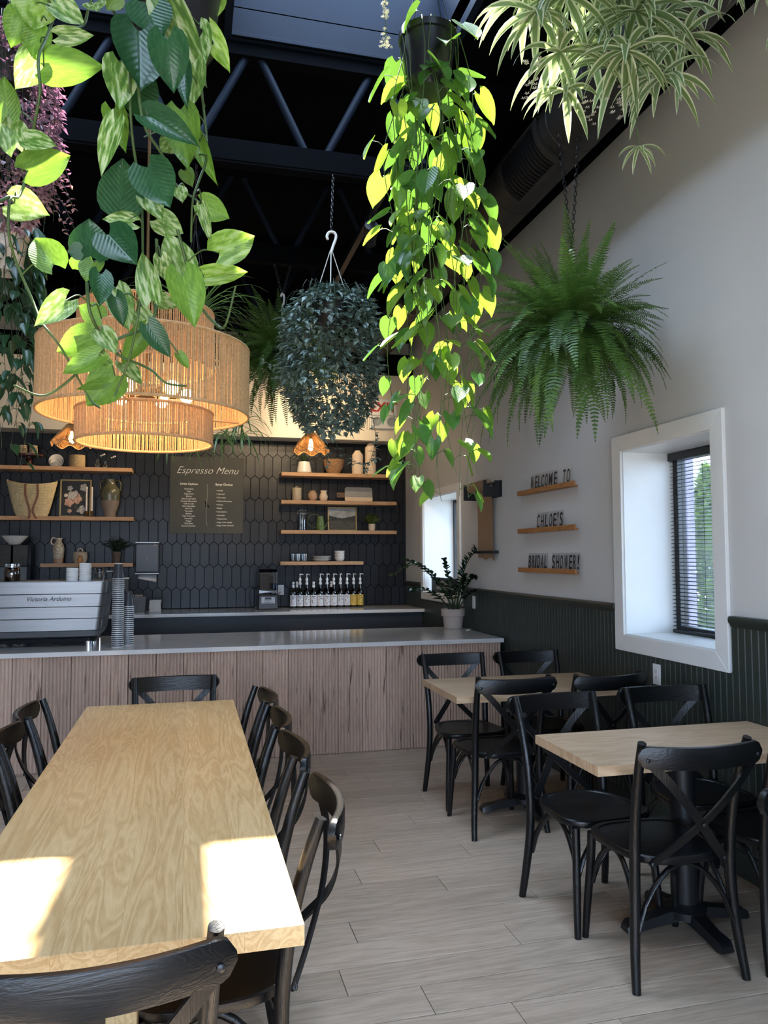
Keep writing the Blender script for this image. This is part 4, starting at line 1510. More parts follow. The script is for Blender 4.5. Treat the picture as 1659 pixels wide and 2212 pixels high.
# ------------------------------------------------------------------ rear counter, right: blender and syrups
t = thing('covered_blender', 'black commercial blender with hinged sound cover', 'blender', (.87, 8.74, .959))
MB().loft([ob(.103, .12, 0), ob(.107, .125, .02), ob(.10, .12, .155), ob(.104, .125, .165)], True, True).build('motor_base', M['darkp'], t, bevel=.006)
cpn = MB().box(-.075, .075, -.124, -.121, .075, .145).build('control_panel', mat('silver_panel', (.34, .34, .35), .4, metal=.4), t, bevel=.002)
MB().box(-.036, .036, -.127, -.1245, .108, .140).build('display_bezel', M['inkb'], cpn)
MB().box(-.033, .033, -.1285, -.1275, .110, .126).build('display', mat('grey_green_lcd', (.12, .16, .14), .3), cpn)
for k in range(6):
    MB().lathe([(.005, 0), (.005, .003), (0, .0035)], 8).build('button', M['blackp'], cpn, loc=(-.045 + .018 * k, -.1245, .088), rot=(R(90), 0, 0))
smoke = glassmat('smoke_cover', (.34, .37, .40), .10)
sec = [ob(.102, .12, .168), ob(.104, .122, .30), ob(.103, .120, .42), ob(.098, .10, .455)]
MB().loft(sec, False, True).build('sound_cover', smoke, t, bevel=.008)
MB().loft([[(x, -.126 - .014 * math.cos(x * 14), .205 + s * (.008 + .011 * (abs(x) / .1) ** 2)) for s in (1, -1)] + [(x, -.123, .205 + s * (.008 + .011 * (abs(x) / .1) ** 2)) for s in (-1, 1)] for x in [-.10 + .02 * k for k in range(11)]], True, True).build('cover_handle', M['steel'], t, smooth=40)
MB().lathe([(.05, .17), (.065, .20), (.078, .38), (.074, .38), (.06, .20), (0, .19)], 4).build('jug', glassmat('jug_plastic', (.6, .66, .72), .2), t)
MB().lathe([(.056, .381), (.06, .40), (.03, .41), (0, .41)], 20).build('jug_lid', M['blackp'], t, smooth=40)
MB().tube(smooth_path([(-.105, .09, .03), (-.15, .10, .005), (-.18, .12, .08), (-.17, .16, .22), (-.12, .20, .24), (-.09, .16, .20)], 5), .004, 6).build('power_cord', M['blackp'], t, smooth=60)
MB().tube(smooth_path([(.10, .11, .14), (.13, .20, .14), (.185, .375, .165), (.195, .392, .172)], 5), .0045, 6).build('power_cord', M['blackp'], t, smooth=60)


def outlet(label, loc, rz, wd=.072, ht=.118):
    t = thing('wall_outlet', label, 'outlet', loc, rz, 'white wall outlets')
    MB().box(-wd / 2, wd / 2, -.006, 0, -ht / 2, ht / 2).build('cover_plate', M['white'], t, bevel=.003)
    rc = MB().box(-.017, .017, -.0085, -.006, -.034, .034).build('receptacle', M['white'], t, bevel=.0015)
    for z in (-.019, .019):
        for x in (-.0065, .0065):
            MB().box(x - .0012, x + .0012, -.0092, -.0086, z - .002, z + .006).build('slot', M['blackp'], rc)
        MB().box(-.0025, .0025, -.0092, -.0086, z - .010, z - .006).build('slot', M['blackp'], rc)
    return t


outlet('white outlet with a black plug on the tile beside the blender', (1.073, YB - .0085, 1.158), 0)
outlet('white outlet on the green wainscot under the large window', (XW - .0175, 3.893, .873), -PI / 2)
outlet('white outlet half hidden behind the potted plant on the counter', (XW - .0175, 6.78, 1.12), -PI / 2)

syr = {}
for nm, c in (('pale', (.35, .34, .28)), ('dark', (.04, .02, .012)), ('gold', (.50, .36, .10)), ('amber', (.22, .10, .03))):
    syr[nm] = glassmat('syrup_' + nm, c, .10)
lab_w, lab_y = mat('label_paper', (.70, .68, .68), .6, var=.02), mat('yellow_label', (.62, .42, .08), .6, var=.04)
lcols = [mat('print_' + n, c, .6, var=.2) for n, c in (('red', (.35, .03, .05)), ('brown', (.09, .05, .03)), ('green', (.05, .12, .06)), ('black', (.02, .02, .03)), ('violet', (.10, .09, .25)), ('orange', (.55, .12, .03)))]
BOT = [(0, 'pale', 0, 0, 0, 'cherry'), (1, 'pale', 1, 0, 3, ''), (2, 'pale', 1, 0, 1, ''), (3, 'pale', 0, 0, 3, ''), (4, 'amber', 1, 0, 2, ''), (5, 'pale', 1, 0, 1, ''), (6, 'amber', 1, 0, 4, ''), (7, 'pale', 1, 0, 3, ''), (8, 'pale', 1, 0, 2, ''), (9, 'gold', 1, 1, 5, ''), (10, 'gold', 1, 1, 3, '')]
ordn = ['first', 'second', 'third', 'fourth', 'fifth', 'sixth', 'seventh', 'eighth', 'ninth', 'tenth', 'last']
body_prof = [(0, 0), (.037, 0), (.039, .004), (.039, .165), (.036, .182), (.020, .215), (.0145, .232), (.0135, .28), (.012, .28)]
bme = {k: MB().lathe(body_prof, 20).mesh('bottle_body', v, 50) for k, v in syr.items()}
cme = MB().lathe([(.0155, .235), (.0155, .268), (.0145, .270)], 16).lathe([(.0145, .277), (.0150, .279), (.0150, .300), (0, .302)], 16).mesh('screw_cap', M['white'], 40)
pmb = MB().lathe([(.017, .268), (.018, .27), (.018, .292), (.011, .296), (.011, .312), (.016, .316), (.017, .33), (.009, .345), (.0045, .352), (.0045, .378), (.008, .382), (.009, .392), (0, .395)], 14)
pmb.tube([(.004, 0, .388), (.03, 0, .389), (.043, 0, .380)], [.0055, .0045, .0035], 8)
pme = pmb.mesh('pump', M['white'], 40)


def arc_label(r, a, z0, z1, m, nm):
    n = 12
    mb = MB()
    for k in range(n + 1):
        an = -PI / 2 - a + 2 * a * k / n
        mb.v += [(r * math.cos(an), r * math.sin(an), z0), (r * math.cos(an), r * math.sin(an), z1)]
    for k in range(n):
        mb.f.append((2 * k, 2 * k + 2, 2 * k + 3, 2 * k + 1))
    return mb.mesh(nm, m, 180)


lm_w = arc_label(.0394, 1.3, .022, .148, lab_w, 'label')
lm_y = arc_label(.0394, 1.3, .022, .148, lab_y, 'label')
for i, liq, pump, yel, pc, _ in BOT:
    x = 1.186 + .0797 * i
    t = thing('syrup_bottle', ordn[i] + ' syrup bottle from the blender' + (', yellow label' if yel else ', white label') + (' and white pump' if pump else ' and screw cap'), 'syrup bottle', (x, 8.90, .9592), 0, 'syrup bottles on the rear counter')
    inst('bottle_body', bme[liq], t)
    inst('pump', pme, t, rot=(0, 0, R((i * 67) % 120 - 60) + (0 if i not in (9, 10, 1) else 0)))if pump else inst('screw_cap', cme, t)
    lb_ = inst('label', lm_y if yel else lm_w, t)
    text('label_lettering', 'MONIN', .013, lcols[3], lb_, (0, -.0402, .124), ext=.0002, bold=.0004)
    mb = MB()
    rg = random.Random(i)
    for k in range(7):
        a = -PI / 2 + rg.uniform(-.5, .5)
        an = rg.uniform(0, 2 * PI)
        zz, aa = .078 + .03 * math.sin(an), -PI / 2 + .55 * math.cos(an)
        n = len(mb.v)
        c = Vector((.0398 * math.cos(aa), .0398 * math.sin(aa), zz))
        tx = Vector((-math.sin(aa), math.cos(aa), 0))
        for j in range(6):
            b = 2 * PI * j / 6
            mb.v.append(tuple(c + tx * (.006 * math.cos(b)) + Vector((0, 0, .0045 * math.sin(b)))))
        mb.f.append(tuple(range(n, n + 6)))
    mb.build('label_print', lcols[pc], lb_)
for x, y, l2 in ((1.243, 8.985, 'dark'), (1.652, 8.985, 'pale')):
    t = thing('syrup_bottle', 'capped syrup bottle standing behind the ' + ('second' if l2 == 'dark' else 'seventh') + ' bottle of the front row', 'syrup bottle', (x, y, .9592), 0, 'syrup bottles on the rear counter')
    inst('bottle_body', bme[l2], t)
    inst('screw_cap', cme, t)
    inst('label', lm_w, t)

# ------------------------------------------------------------------ menu board
t = thing('menu_board', 'olive black menu board with white lettering on the tile', 'menu board', (.205, YB - .0095, 1.825))
MB().box(-.418, .418, -.012, 0, 0, .895).build('board', M['menu'], t, bevel=.002)
text('menu_title', 'Espresso Menu', .115, M['ink'], t, (0, -.0125, .70), shear=.45, ext=.0003, bold=-.0012)
text('menu_heading', 'Drink Options', .034, M['ink'], t, (-.205, -.0125, .565), bold=.0012)
text('menu_heading', 'Syrup Choices', .034, M['ink'], t, (.195, -.0125, .565), bold=.0012)
dr_ = ['Americano', 'Latte', 'Cappuccino', 'Mocha', 'Shot in the Dark', 'Caramel Macchiato', 'Cafe au Lait', 'Hot Chocolate', 'Hot Tea', 'Tea Latte', 'Matcha', 'Chai Tea Latte', 'Smoothie', 'Frappe', 'Cold Brew', 'Seasonal Spritzer']
sy_ = ['Vanilla', 'Caramel', 'Chocolate', 'White Chocolate', 'Honey', 'Maple', 'Strawberry', 'Lavender', 'Peppermint', 'Sugar Free Vanilla', 'Sugar Free Caramel']
for k, s in enumerate(dr_):
    text('menu_item', s, .0235, M['ink'], t, (-.205, -.0125, .511 - .0287 * k), bold=.0004)
for k, s in enumerate(sy_):
    text('menu_item', '\u2022 ' + s, .0235, M['ink'], t, (.105, -.0125, .497 - (.0415 * k if k < 10 else .0415 * 9 + .036)), align='LEFT', bold=.0004)
MB().tube([(0, -.0128, .58), (.003, -.0128, .45), (-.002, -.0128, .35), (-.008, -.0128, .25), (-.004, -.0128, .15), (.005, -.0128, .09)], .0018, 5, flat=.5).build('drawn_stem', mat('sage_ink', (.40, .42, .30), .7), t)
for a, L_ in ((120, .055), (-50, .05), (20, .02), (230, .04), (170, .02)):
    MB().loft([[(.003 * math.sin(PI * u) * s * 2 * math.sin(R(a)) + L_ * u * math.cos(R(a)), -.0129, .335 + L_ * u * math.sin(R(a)) - .003 * math.sin(PI * u) * s * 2 * math.cos(R(a))) for s in (-1, 1)] for u in (0.02, .3, .6, .98)], False, False).build('drawn_bow', M['ink'], t)

# exit sign with lamp heads on the bulkhead
t = thing('exit_sign', 'exit sign with red lettering and twin lamp heads on the cream bulkhead', 'exit sign', (2.25, 8.848, 3.08))
MB().box(-.17, .17, -.05, 0, .16, .36).build('sign_box', M['white'], t, bevel=.01)
text('sign_lettering', 'EXIT', .16, mat('red_letters', (.45, .03, .02), .5), t, (0, -.0515, .205), bold=.004)
MB().box(-.17, .17, -.06, 0, 0, .155).build('lamp_base', M['white'], t, bevel=.01)
for s in (-1, 1):
    MB().lathe([(0, 0), (.05, .0), (.055, .02), (.05, .05), (0, .05)], 20).build('lamp_head', M['glass'], t, loc=(s * .09, -.062, .08), rot=(R(90), 0, 0), smooth=40)

# ------------------------------------------------------------------ espresso machine
t = thing('espresso_machine', 'brushed steel espresso machine with rear script badge on the counter', 'espresso machine', (-1.10, 6.58, .865))


def plan(hw, hd, z, r, n=6):
    return [(x, y, z) for x, y in rrect(-hw, hw, -hd, hd, r, n)]


bands = [(.408, .500), (.310, .405), (.220, .307), (.126, .217)]
for z0, z1 in bands:
    w0 = .455 + .045 * (z0 - .126) / .374
    w1_ = .455 + .045 * (z1 - .126) / .374
    d0 = .27 + .02 * (z0 - .126) / .374
    d1 = .27 + .02 * (z1 - .126) / .374
    MB().loft([plan(w0, d0, z0, .05), plan(w1_, d1, z1, .05)], True, True).build('body_panel', M['steel'], t, smooth=35, bevel=.002)
MB().loft([plan(.40, .20, .062, .05), plan(.435, .245, .08, .05), plan(.453, .268, .123, .05)], True, True).build('lower_panel', mat('satin_steel', (.33, .34, .35), .35, metal=.9, var=.05), t, smooth=35)
MB().loft([plan(.40, .21, .03, .05), plan(.41, .22, .0615, .05)], True, True).build('base_tray', M['blackp'], t, smooth=35)
for x in (-.36, .36):
    for y in (-.17, .17):
        MB().lathe([(0, 0), (.024, 0), (.024, .042), (.018, .046), (0, .046)], 16).build('foot', M['chrome'], t, loc=(x, y - .06, 0), smooth=40)
MB().tube([(.44, -.2, .0), (.44, -.2, .06)], .008, 10).build('drain_pipe', M['chrome'], t)
for x in (-.25, .0, .2):
    MB().tube(smooth_path([(x - .1, -.1, .02), (x, -.14, .045), (x + .1, -.1, .02)], 5), .01, 8).build('hose', M['blackp'], t, smooth=60)
for k, (x, w_, h) in enumerate(((-.10, .02, .0),)):
    pass
bd = mat('dark_badge', (.05, .055, .06), .4)
text('badge_lettering', 'Victoria Arduino', .047, bd, t, (.075, -.2925, .356), shear=.35, ext=.0015, bold=.0004, rot=(PI / 2 - .05, 0, 0))
MB().loft([[(x, -.2895, z), (x, -.2925, z)] for x, z in ((-.07, .344), (.05, .342), (.075, .325), (.10, .342), (.22, .346), (.10, .338), (.076, .318), (.05, .337), (-.07, .341))], True, True).build('badge_swoosh', bd, t)
MB().box(-.47, .47, -.26, .26, .5005, .503).build('cup_tray', M['steel'], t)
ZM = .865 + .5035

rg = random.Random(21)
lid = MB().lathe([(.046, 0), (.047, .004), (.044, .010), (.043, .014), (.036, .014), (.034, .012), (0, .012)], 24).mesh('cup_lid', M['white'], 40)
for x, n, lb in ((-.876, 8, 'the shorter lid stack on the espresso machine'), (-.781, 11, 'the taller lid stack on the espresso machine')):
    for k in range(n):
        o = inst('cup_lid', lid, None, (x + rg.uniform(-.002, .002), 6.42 + rg.uniform(-.002, .002), ZM + k * .0125), (R(rg.uniform(-1.5, 1.5)), R(rg.uniform(-1.5, 1.5)), 0))
        tag(o, 'white cup lid, ' + nth(n - k) + ' from the top of ' + lb, 'cup lid', 'lids of ' + lb)
clid = MB().lathe([(.047, 0), (.048, .003), (.044, .005), (.040, .03), (.030, .048), (.012, .055)], 24).mesh('dome_lid', M['glass'], 50)
for k in range(6):
    tag(inst('dome_lid', clid, None, (-.678 + rg.uniform(-.003, .003), 6.42, ZM + k * .0105), (R(rg.uniform(-2, 2)), R(rg.uniform(-2, 2)), 0)), 'clear dome lid, ' + nth(6 - k) + ' from the top of its stack on the espresso machine', 'cup lid', 'clear dome lids')
t = thing('bean_jar', 'amber screw-top glass jar on the espresso machine', 'jar', (-1.308, 6.42, ZM))
MB().lathe([(.052, 0), (.056, .005), (.056, .085), (.050, .102), (.047, .105), (.047, .112)], 24).build('glass_body', M['amber'], t, smooth=40)
MB().lathe([(.050, .1125), (.053, .114), (.053, .122), (.051, .124), (.053, .126), (.053, .134), (.048, .137), (0, .137)], 24).build('lid', M['glass'], t, smooth=30)
MB().lathe([(0, .007), (.05, .007), (.05, .06), (0, .068)], 20).build('beans', mat('dark_beans', (.02, .01, .006), .5, var=.6, scale=60), t)
t = thing('tamper', 'small turned wooden tamper behind the lid stacks', 'tamper', (-.836, 6.54, ZM))
MB().lathe([(0, 0), (.029, 0), (.029, .02), (.012, .03)], 20).build('tamper_base', M['steel'], t, smooth=40)
MB().lathe([(.012, .031), (.016, .08), (.013, .13), (.021, .155), (.022, .175), (.012, .188), (.016, .197), (0, .203)], 20).build('wooden_grip', wood('turned_maple', '#7a4a22', '#a06a36', 'Z', .4), t, smooth=50)

# cup stacks
cupo = MB().lathe([(.029, 0), (.030, .001), (.0435, .118), (.040, .118), (.028, .006), (0, .006)], 28).mesh('paper_cup', M['darkp'], 40)
rim = MB().lathe([(.0435, .1145), (.0456, .1155), (.0456, .1195), (.0435, .1205), (.041, .119)], 28).mesh('rim', M['white'], 50)
for (x, y, z0, n, lean, lb, gp) in ((-.518, 6.24, .8655, 34, .0, 'the tall front cup stack', 'tall cup stack'), (-.452, 6.36, .8655, 20, .0, 'the shorter cup stack behind', 'short cup stack')):
    for k in range(n):
        top = (gp == 'tall cup stack' and k == n - 1)
        z = z0 + k * .0157
        # the stack stands upside down: rims towards the counter
        o = inst('paper_cup', cupo, None, (x - lean * k + .0012 * math.sin(k * .9), y, z + .1205), (PI, 0, 0))
        tag(o, 'dark paper cup with white rim, ' + nth(n - k) + ' from the top of ' + lb, 'paper cup', gp)
        inst('rim', rim, o)
        if top:
            o['label'] = 'topmost dark paper cup of the tall stack, white base showing'
            MB().lathe([(0, -.001), (.0305, -.001), (.0312, .004), (.0308, .005)], 24).build('pale_base', M['white'], o, smooth=40)

# coins-like lids by the plant pot
for i, (x, y) in enumerate(((2.515, 6.72), (2.56, 6.80))):
    tag(MB().lathe([(0, 0), (.02, 0), (.021, .003), (.018, .005), (0, .005)], 18).build('saucer_disc', M['ceram'], None, loc=(x, y, .8655), smooth=40), ('nearer' if i == 0 else 'farther') + ' tiny pale disc lying beside the plant pot', 'disc', 'tiny discs by the pot')

# ------------------------------------------------------------------ right wall: ledges and letter tiles
LEDGE = []
for nm, z, lb in (('a', 2.071, 'upper fir picture ledge carrying WELCOME TO'), ('b', 1.768, 'middle fir picture ledge carrying the name tiles'), ('c', 1.460, 'lowest fir picture ledge carrying BRIDAL SHOWER!')):
    t = thing('picture_ledge', lb, 'ledge', (XW, 5.226, z - .036), 0, 'fir picture ledges')
    MB().box(-.045, 0, -.425, .468, 0, .012).build('ledge_base', M['ledge'], t, bevel=.0015)
    MB().box(-.058, -.045, -.469, .469, 0, .036).build('ledge_lip', M['ledge'], t, bevel=.0015)
    for yy in (-.28, .28):
        MB().lathe([(0, 0), (.0035, 0), (.003, .0012), (0, .0015)], 8).build('screw', M['metalblk'], t, loc=(-.0582, yy, .018), rot=(0, -PI / 2, 0))
    LEDGE.append(z - .024)
rows = [([('W', 5.475, .068), ('E', 5.407, .053), ('L', 5.351, .053), ('C', 5.292, .057), ('O', 5.232, .057), ('M', 5.162, .070), ('E', 5.084, .056), ('T', 4.949, .053), ('O', 4.889, .060)], 'WELCOME TO', LEDGE[0], 'upper'),
        ([('C', 5.378, .060), ('H', 5.309, .062), ('L', 5.241, .062), ('O', 5.170, .060), ('E', 5.107, .058), ("'", 5.058, .036), ('S', 5.006, .060)], "CHLOE'S", LEDGE[1], 'middle'),
        ([('B', 5.538, .058), ('R', 5.477, .057), ('I', 5.431, .033), ('D', 5.382, .059), ('A', 5.321, .056), ('L', 5.264, .053), ('S', 5.137, .062), ('H', 5.072, .060), ('O', 5.012, .058), ('W', 4.943, .072), ('E', 4.878, .053), ('R', 4.821, .057), ('!', 4.767, .043)], 'BRIDAL SHOWER!', LEDGE[2], 'lowest')]
for letters, words, z, wh in rows:
    seen = {}
    for i, (ch, y, wd) in enumerate(letters):
        seen[ch] = seen.get(ch, 0) + 1
        nmch = {"'": 'apostrophe', '!': 'exclamation mark'}.get(ch, 'letter ' + ch)
        tot = sum(1 for c in letters if c[0] == ch)
        extra = '' if tot == 1 else (('first ' if seen[ch] == 1 else 'second '))
        t = thing('letter_tile', 'clear tile with ' + extra + 'black ' + nmch + ' on the ' + wh + ' ledge', 'letter tile', (XW - .030, y, z), 0, 'black letters on clear tiles')
        t.rotation_euler = (0, R(4), 0)
        MB().box(-.0015, .0015, -wd / 2, wd / 2, 0, .138).build('acrylic_plate', M['acrylic'], t)
        o = text('letter', ch, .140, M['inkb'], t, (-.0022, 0, .024), (PI / 2, 0, -PI / 2), ext=.0004, bold=.0016)
        bb = [v.co.x for v in o.data.vertices]
        wch = (max(bb) - min(bb)) if bb else .05
        sx = min(1.0, (wd * .74) / wch)
        for v in o.data.vertices:
            v.co.x *= sx

# kraft paper roll on brackets
t = thing('paper_roll_holder', 'kraft paper roll on black wall brackets with hanging sheet', 'paper roll', (XW, 6.42, 2.14))
for yy in (-.245, .245):
    poly = [(0, -.075), (-.155, -.075), (-.155, .07), (-.125, .07), (-.125, .03), (-.085, .015), (-.055, .015), (-.045, .03), (-.06, .055), (-.05, .07), (0, .07)]
    MB().loft([[(x, yy + s, z_) for x, z_ in poly] for s in (-.004, .004)], True, True).build('bracket', M['metalblk'], t)
MB().box(-.006, 0, -.29, .29, -.075, .07).build('back_plate', M['metalblk'], t)
MB().tube([(-.088, -.175, .038), (-.088, .215, .038)], .048, 28).build('roll', M['kraft'], t, smooth=40)
MB().tube([(-.088, -.262, .038), (-.088, .262, .038)], .012, 12).build('roll_rod', M['metalblk'], t, smooth=40)
lp = []
for k in range(12):
    u = k / 11
    zz = .03 - u * .64
    xx = -.042 + .012 * u
    lp.append([(xx + .005 * math.sin(3 + yy * 14 + u * 6) * u, yy, zz - (.02 * math.sin(yy * 30) if k == 11 else 0)) for yy in (-.16, -.08, .02, .12, .20)] + [(xx + .0015 + .005 * math.sin(3 + yy * 14 + u * 6) * u, yy, zz - (.02 * math.sin(yy * 30) if k == 11 else 0)) for yy in (.20, .12, .02, -.08, -.16)])
MB().loft(lp, True, True).build('hanging_sheet', M['kraft'], t, smooth=60)
MB().box(-.06, -.005, -.22, .25, -.565, -.540).build('tear_bar', M['metalblk'], t, bevel=.005)

# sign on the far window sill
t = thing('window_sign', 'long black sign with white lettering on the far window sill', 'sign', (2.70, 7.86, W2[2] + .0125))
MB().box(-.012, .012, -.47, .47, 0, .165).build('sign_block', M['inkb'], t, bevel=.002)
for s, z, sz in (('LIKE US ON', .095, .052), ('INSTAGRAM & FACEBOOK', .035, .048)):
    text('sign_lettering', s, sz, M['ink'], t, (-.0125, 0, z), (PI / 2, 0, -PI / 2), ext=.0004)

# ------------------------------------------------------------------ lamps
def point(name, loc, watts, col=(1.0, .66, .34), r=.03, parent=None):
    d = bpy.data.lights.new(name, 'POINT')
    d.energy = watts
    d.color = col
    d.shadow_soft_size = r
    o = bpy.data.objects.new(name, d)
    C.objects.link(o)
    o.location = loc
    if parent:
        o.parent = parent
    return o


CH = thing('rope_chandelier', 'three-tier round rope chandelier glowing above the long table', 'chandelier', (-.187, 3.45, 2.045))


def drum(parent, r, z0, z1, seed):
    n = int(2 * PI * r / .0088)
    rg = random.Random(seed)
    mb = MB()
    for k in range(n):
        a = 2 * PI * k / n + rg.uniform(-.0022, .0022) / r
        c, s = math.cos(a), math.sin(a)
        mb.tube([(r * c, r * s, z0), (r * c, r * s, z1)], .0034, 5, False)
    mb.build('rope_cords', M['rope'], parent, smooth=80, kind='stuff')
    for z in (z0, z1):
        MB().tube([(r * math.cos(2 * PI * k / 64), r * math.sin(2 * PI * k / 64), z) for k in range(65)], .0065, 8, False).build('rope_ring', M['rope'], parent, smooth=80)


drum(CH, .441, .125, .415, 1)
drum(CH, .285, .0, .135, 2)
drum(CH, .285, .33, .575, 3)
for a in (20, 140, 260):
    c, s = math.cos(R(a)), math.sin(R(a))
    MB().tube([(.285 * c, .285 * s, .13), (.441 * c, .441 * s, .13)], .005, 8).build('frame_arm', M['rope'], CH)
    MB().tube([(.285 * c, .285 * s, .41), (.441 * c, .441 * s, .41)], .005, 8).build('frame_arm', M['rope'], CH)
    MB().tube([(0, 0, .55), (.285 * c, .285 * s, .57)], .005, 8).build('frame_arm', M['brass'], CH)
    MB().tube([(.285 * c, .285 * s, .13), (.285 * c, .285 * s, .34)], .004, 8).build('frame_rod', M['brass'], CH)
MB().tube([(0, 0, .2), (0, 0, 2.30)], .007, 10).build('stem', M['brass'], CH)
MB().lathe([(.03, .19), (.045, .2), (.045, .24), (.02, .26)], 20).build('socket_hub', M['brass'], CH, smooth=40)
for k in range(6):
    a = R(60 * k + 10)
    c, s = math.cos(a), math.sin(a)
    MB().tube([(.03 * c, .03 * s, .22), (.10 * c, .10 * s, .22)], .011, 10).build('lamp_arm', M['brass'], CH)
    MB().tube([(.10 * c, .10 * s, .22), (.13 * c, .13 * s, .22)], .017, 12).build('lamp_socket', M['brass'], CH)
    b = MB().lathe([(0, -.032), (.016, -.028), (.028, -.012), (.031, .004), (.026, .02), (.014, .03), (0, .032)], 16).build('bulb', M['bulb'], CH, loc=(.175 * c, .175 * s, .22), smooth=80)
    point('bulb_light', (.175 * c, .175 * s, .22), 4.5, parent=CH, r=.034)


def pendant(x, y, z, label):
    t = thing('rope_pendant', label, 'pendant lamp', (x, y, z), 0, 'scalloped rope pendants')
    N_ = 84
    mb = MB()
    rim = []
    for k in range(N_):
        a = 2 * PI * k / N_
        wv = math.cos(7 * a)
        top = (.048 * math.cos(a), .048 * math.sin(a), .165)
        mid = ((.115) * math.cos(a), (.115) * math.sin(a), .085)
        bot = ((.158 + .006 * wv) * math.cos(a), (.158 + .006 * wv) * math.sin(a), .018 * wv + .01)
        mb.tube([top, mid, bot], [.0022, .003, .0034], 4, False)
        rim.append(bot)
    mb.build('rope_cords', M['ropein'], t, smooth=80, kind='stuff')
    MB().tube(rim + [rim[0]], .0045, 6, False).build('rope_rim', M['rope'], t, smooth=80)
    MB().tube([(.136 * math.cos(2 * PI * k / 48), .136 * math.sin(2 * PI * k / 48), .045 + .016 * math.cos(14 * PI * k / 48)) for k in range(49)], .003, 6, False).build('wire_ring', M['brass'], t, smooth=80)
    MB().lathe([(.05, .163), (.05, .17), (.028, .178), (.028, .20), (.01, .21), (0, .21)], 20).build('cap', M['brass'], t, smooth=40)
    MB().tube([(0, 0, .21), (0, 0, 4.5 - z)], .003, 6).build('cable', M['blackp'], t)
    so_ = MB().lathe([(.014, .12), (.014, .163)], 12).build('socket', M['brass'], t)
    MB().lathe([(0, .015), (.012, .02), (.023, .04), (.026, .06), (.022, .085), (.013, .105), (.012, .12)], 14).build('bulb', M['bulb'], so_, smooth=80)
    point('bulb_light', (0, 0, .055), 9.0, parent=t, r=.028)


pendant(-.925, 6.6, 2.455, 'left rope pendant with wavy rim, partly behind the chandelier')
pendant(1.03, 6.6, 2.46, 'right rope pendant with wavy rim over the counter')

# track with spot heads
tr = thing('light_track', 'black ceiling light track running towards the rear wall', 'light track', (1.10, 0, 3.70))
MB().box(-.018, .018, 4.31, 8.4, 0, .034).build('track_rail', M['blackp'], tr)
for k, (y, tgt, wts) in enumerate(((4.62, (1.7, 9.0, 1.8), 80), (5.95, (.2, 8.9, 2.9), 90), (7.3, (1.5, 8.9, 3.2), 70), (7.9, (-1.3, 8.9, 3.2), 110))):
    h = thing('track_spot', ['nearest', 'second', 'third', 'rearmost'][k] + ' black cylinder spot lamp on the ceiling track', 'spot lamp', (1.10, y, 3.70), 0, 'black track spots')
    MB().box(-.02, .02, -.04, .04, -.022, -.001).build('adapter', M['blackp'], h)
    MB().tube([(0, 0, -.022), (0, 0, -.07)], .006, 8).build('stalk', M['blackp'], h)
    d = (Vector(tgt) - Vector((1.10, y, 3.62))).normalized()
    c = Vector((0, 0, -.10))
    MB().tube([c - d * .07, c + d * .08], .042, 24).build('lamp_can', M['blackp'], h, smooth=40)
    MB().tube([c + d * .0805, c + d * .082], .036, 24).build('lamp_lens', emitmat('spot_lens', (1.0, .8, .55), 4.0), h)
    sp = bpy.data.lights.new('spot_light', 'SPOT')
    sp.energy = wts
    sp.color = (1.0, .74, .45)
    sp.spot_size = R(62)
    sp.spot_blend = .8
    sp.shadow_soft_size = .035
    so = bpy.data.objects.new('spot_light', sp)
    C.objects.link(so)
    so.parent = h
    so.location = c + d * .09
    so.rotation_euler = d.to_track_quat('-Z', 'Y').to_euler()

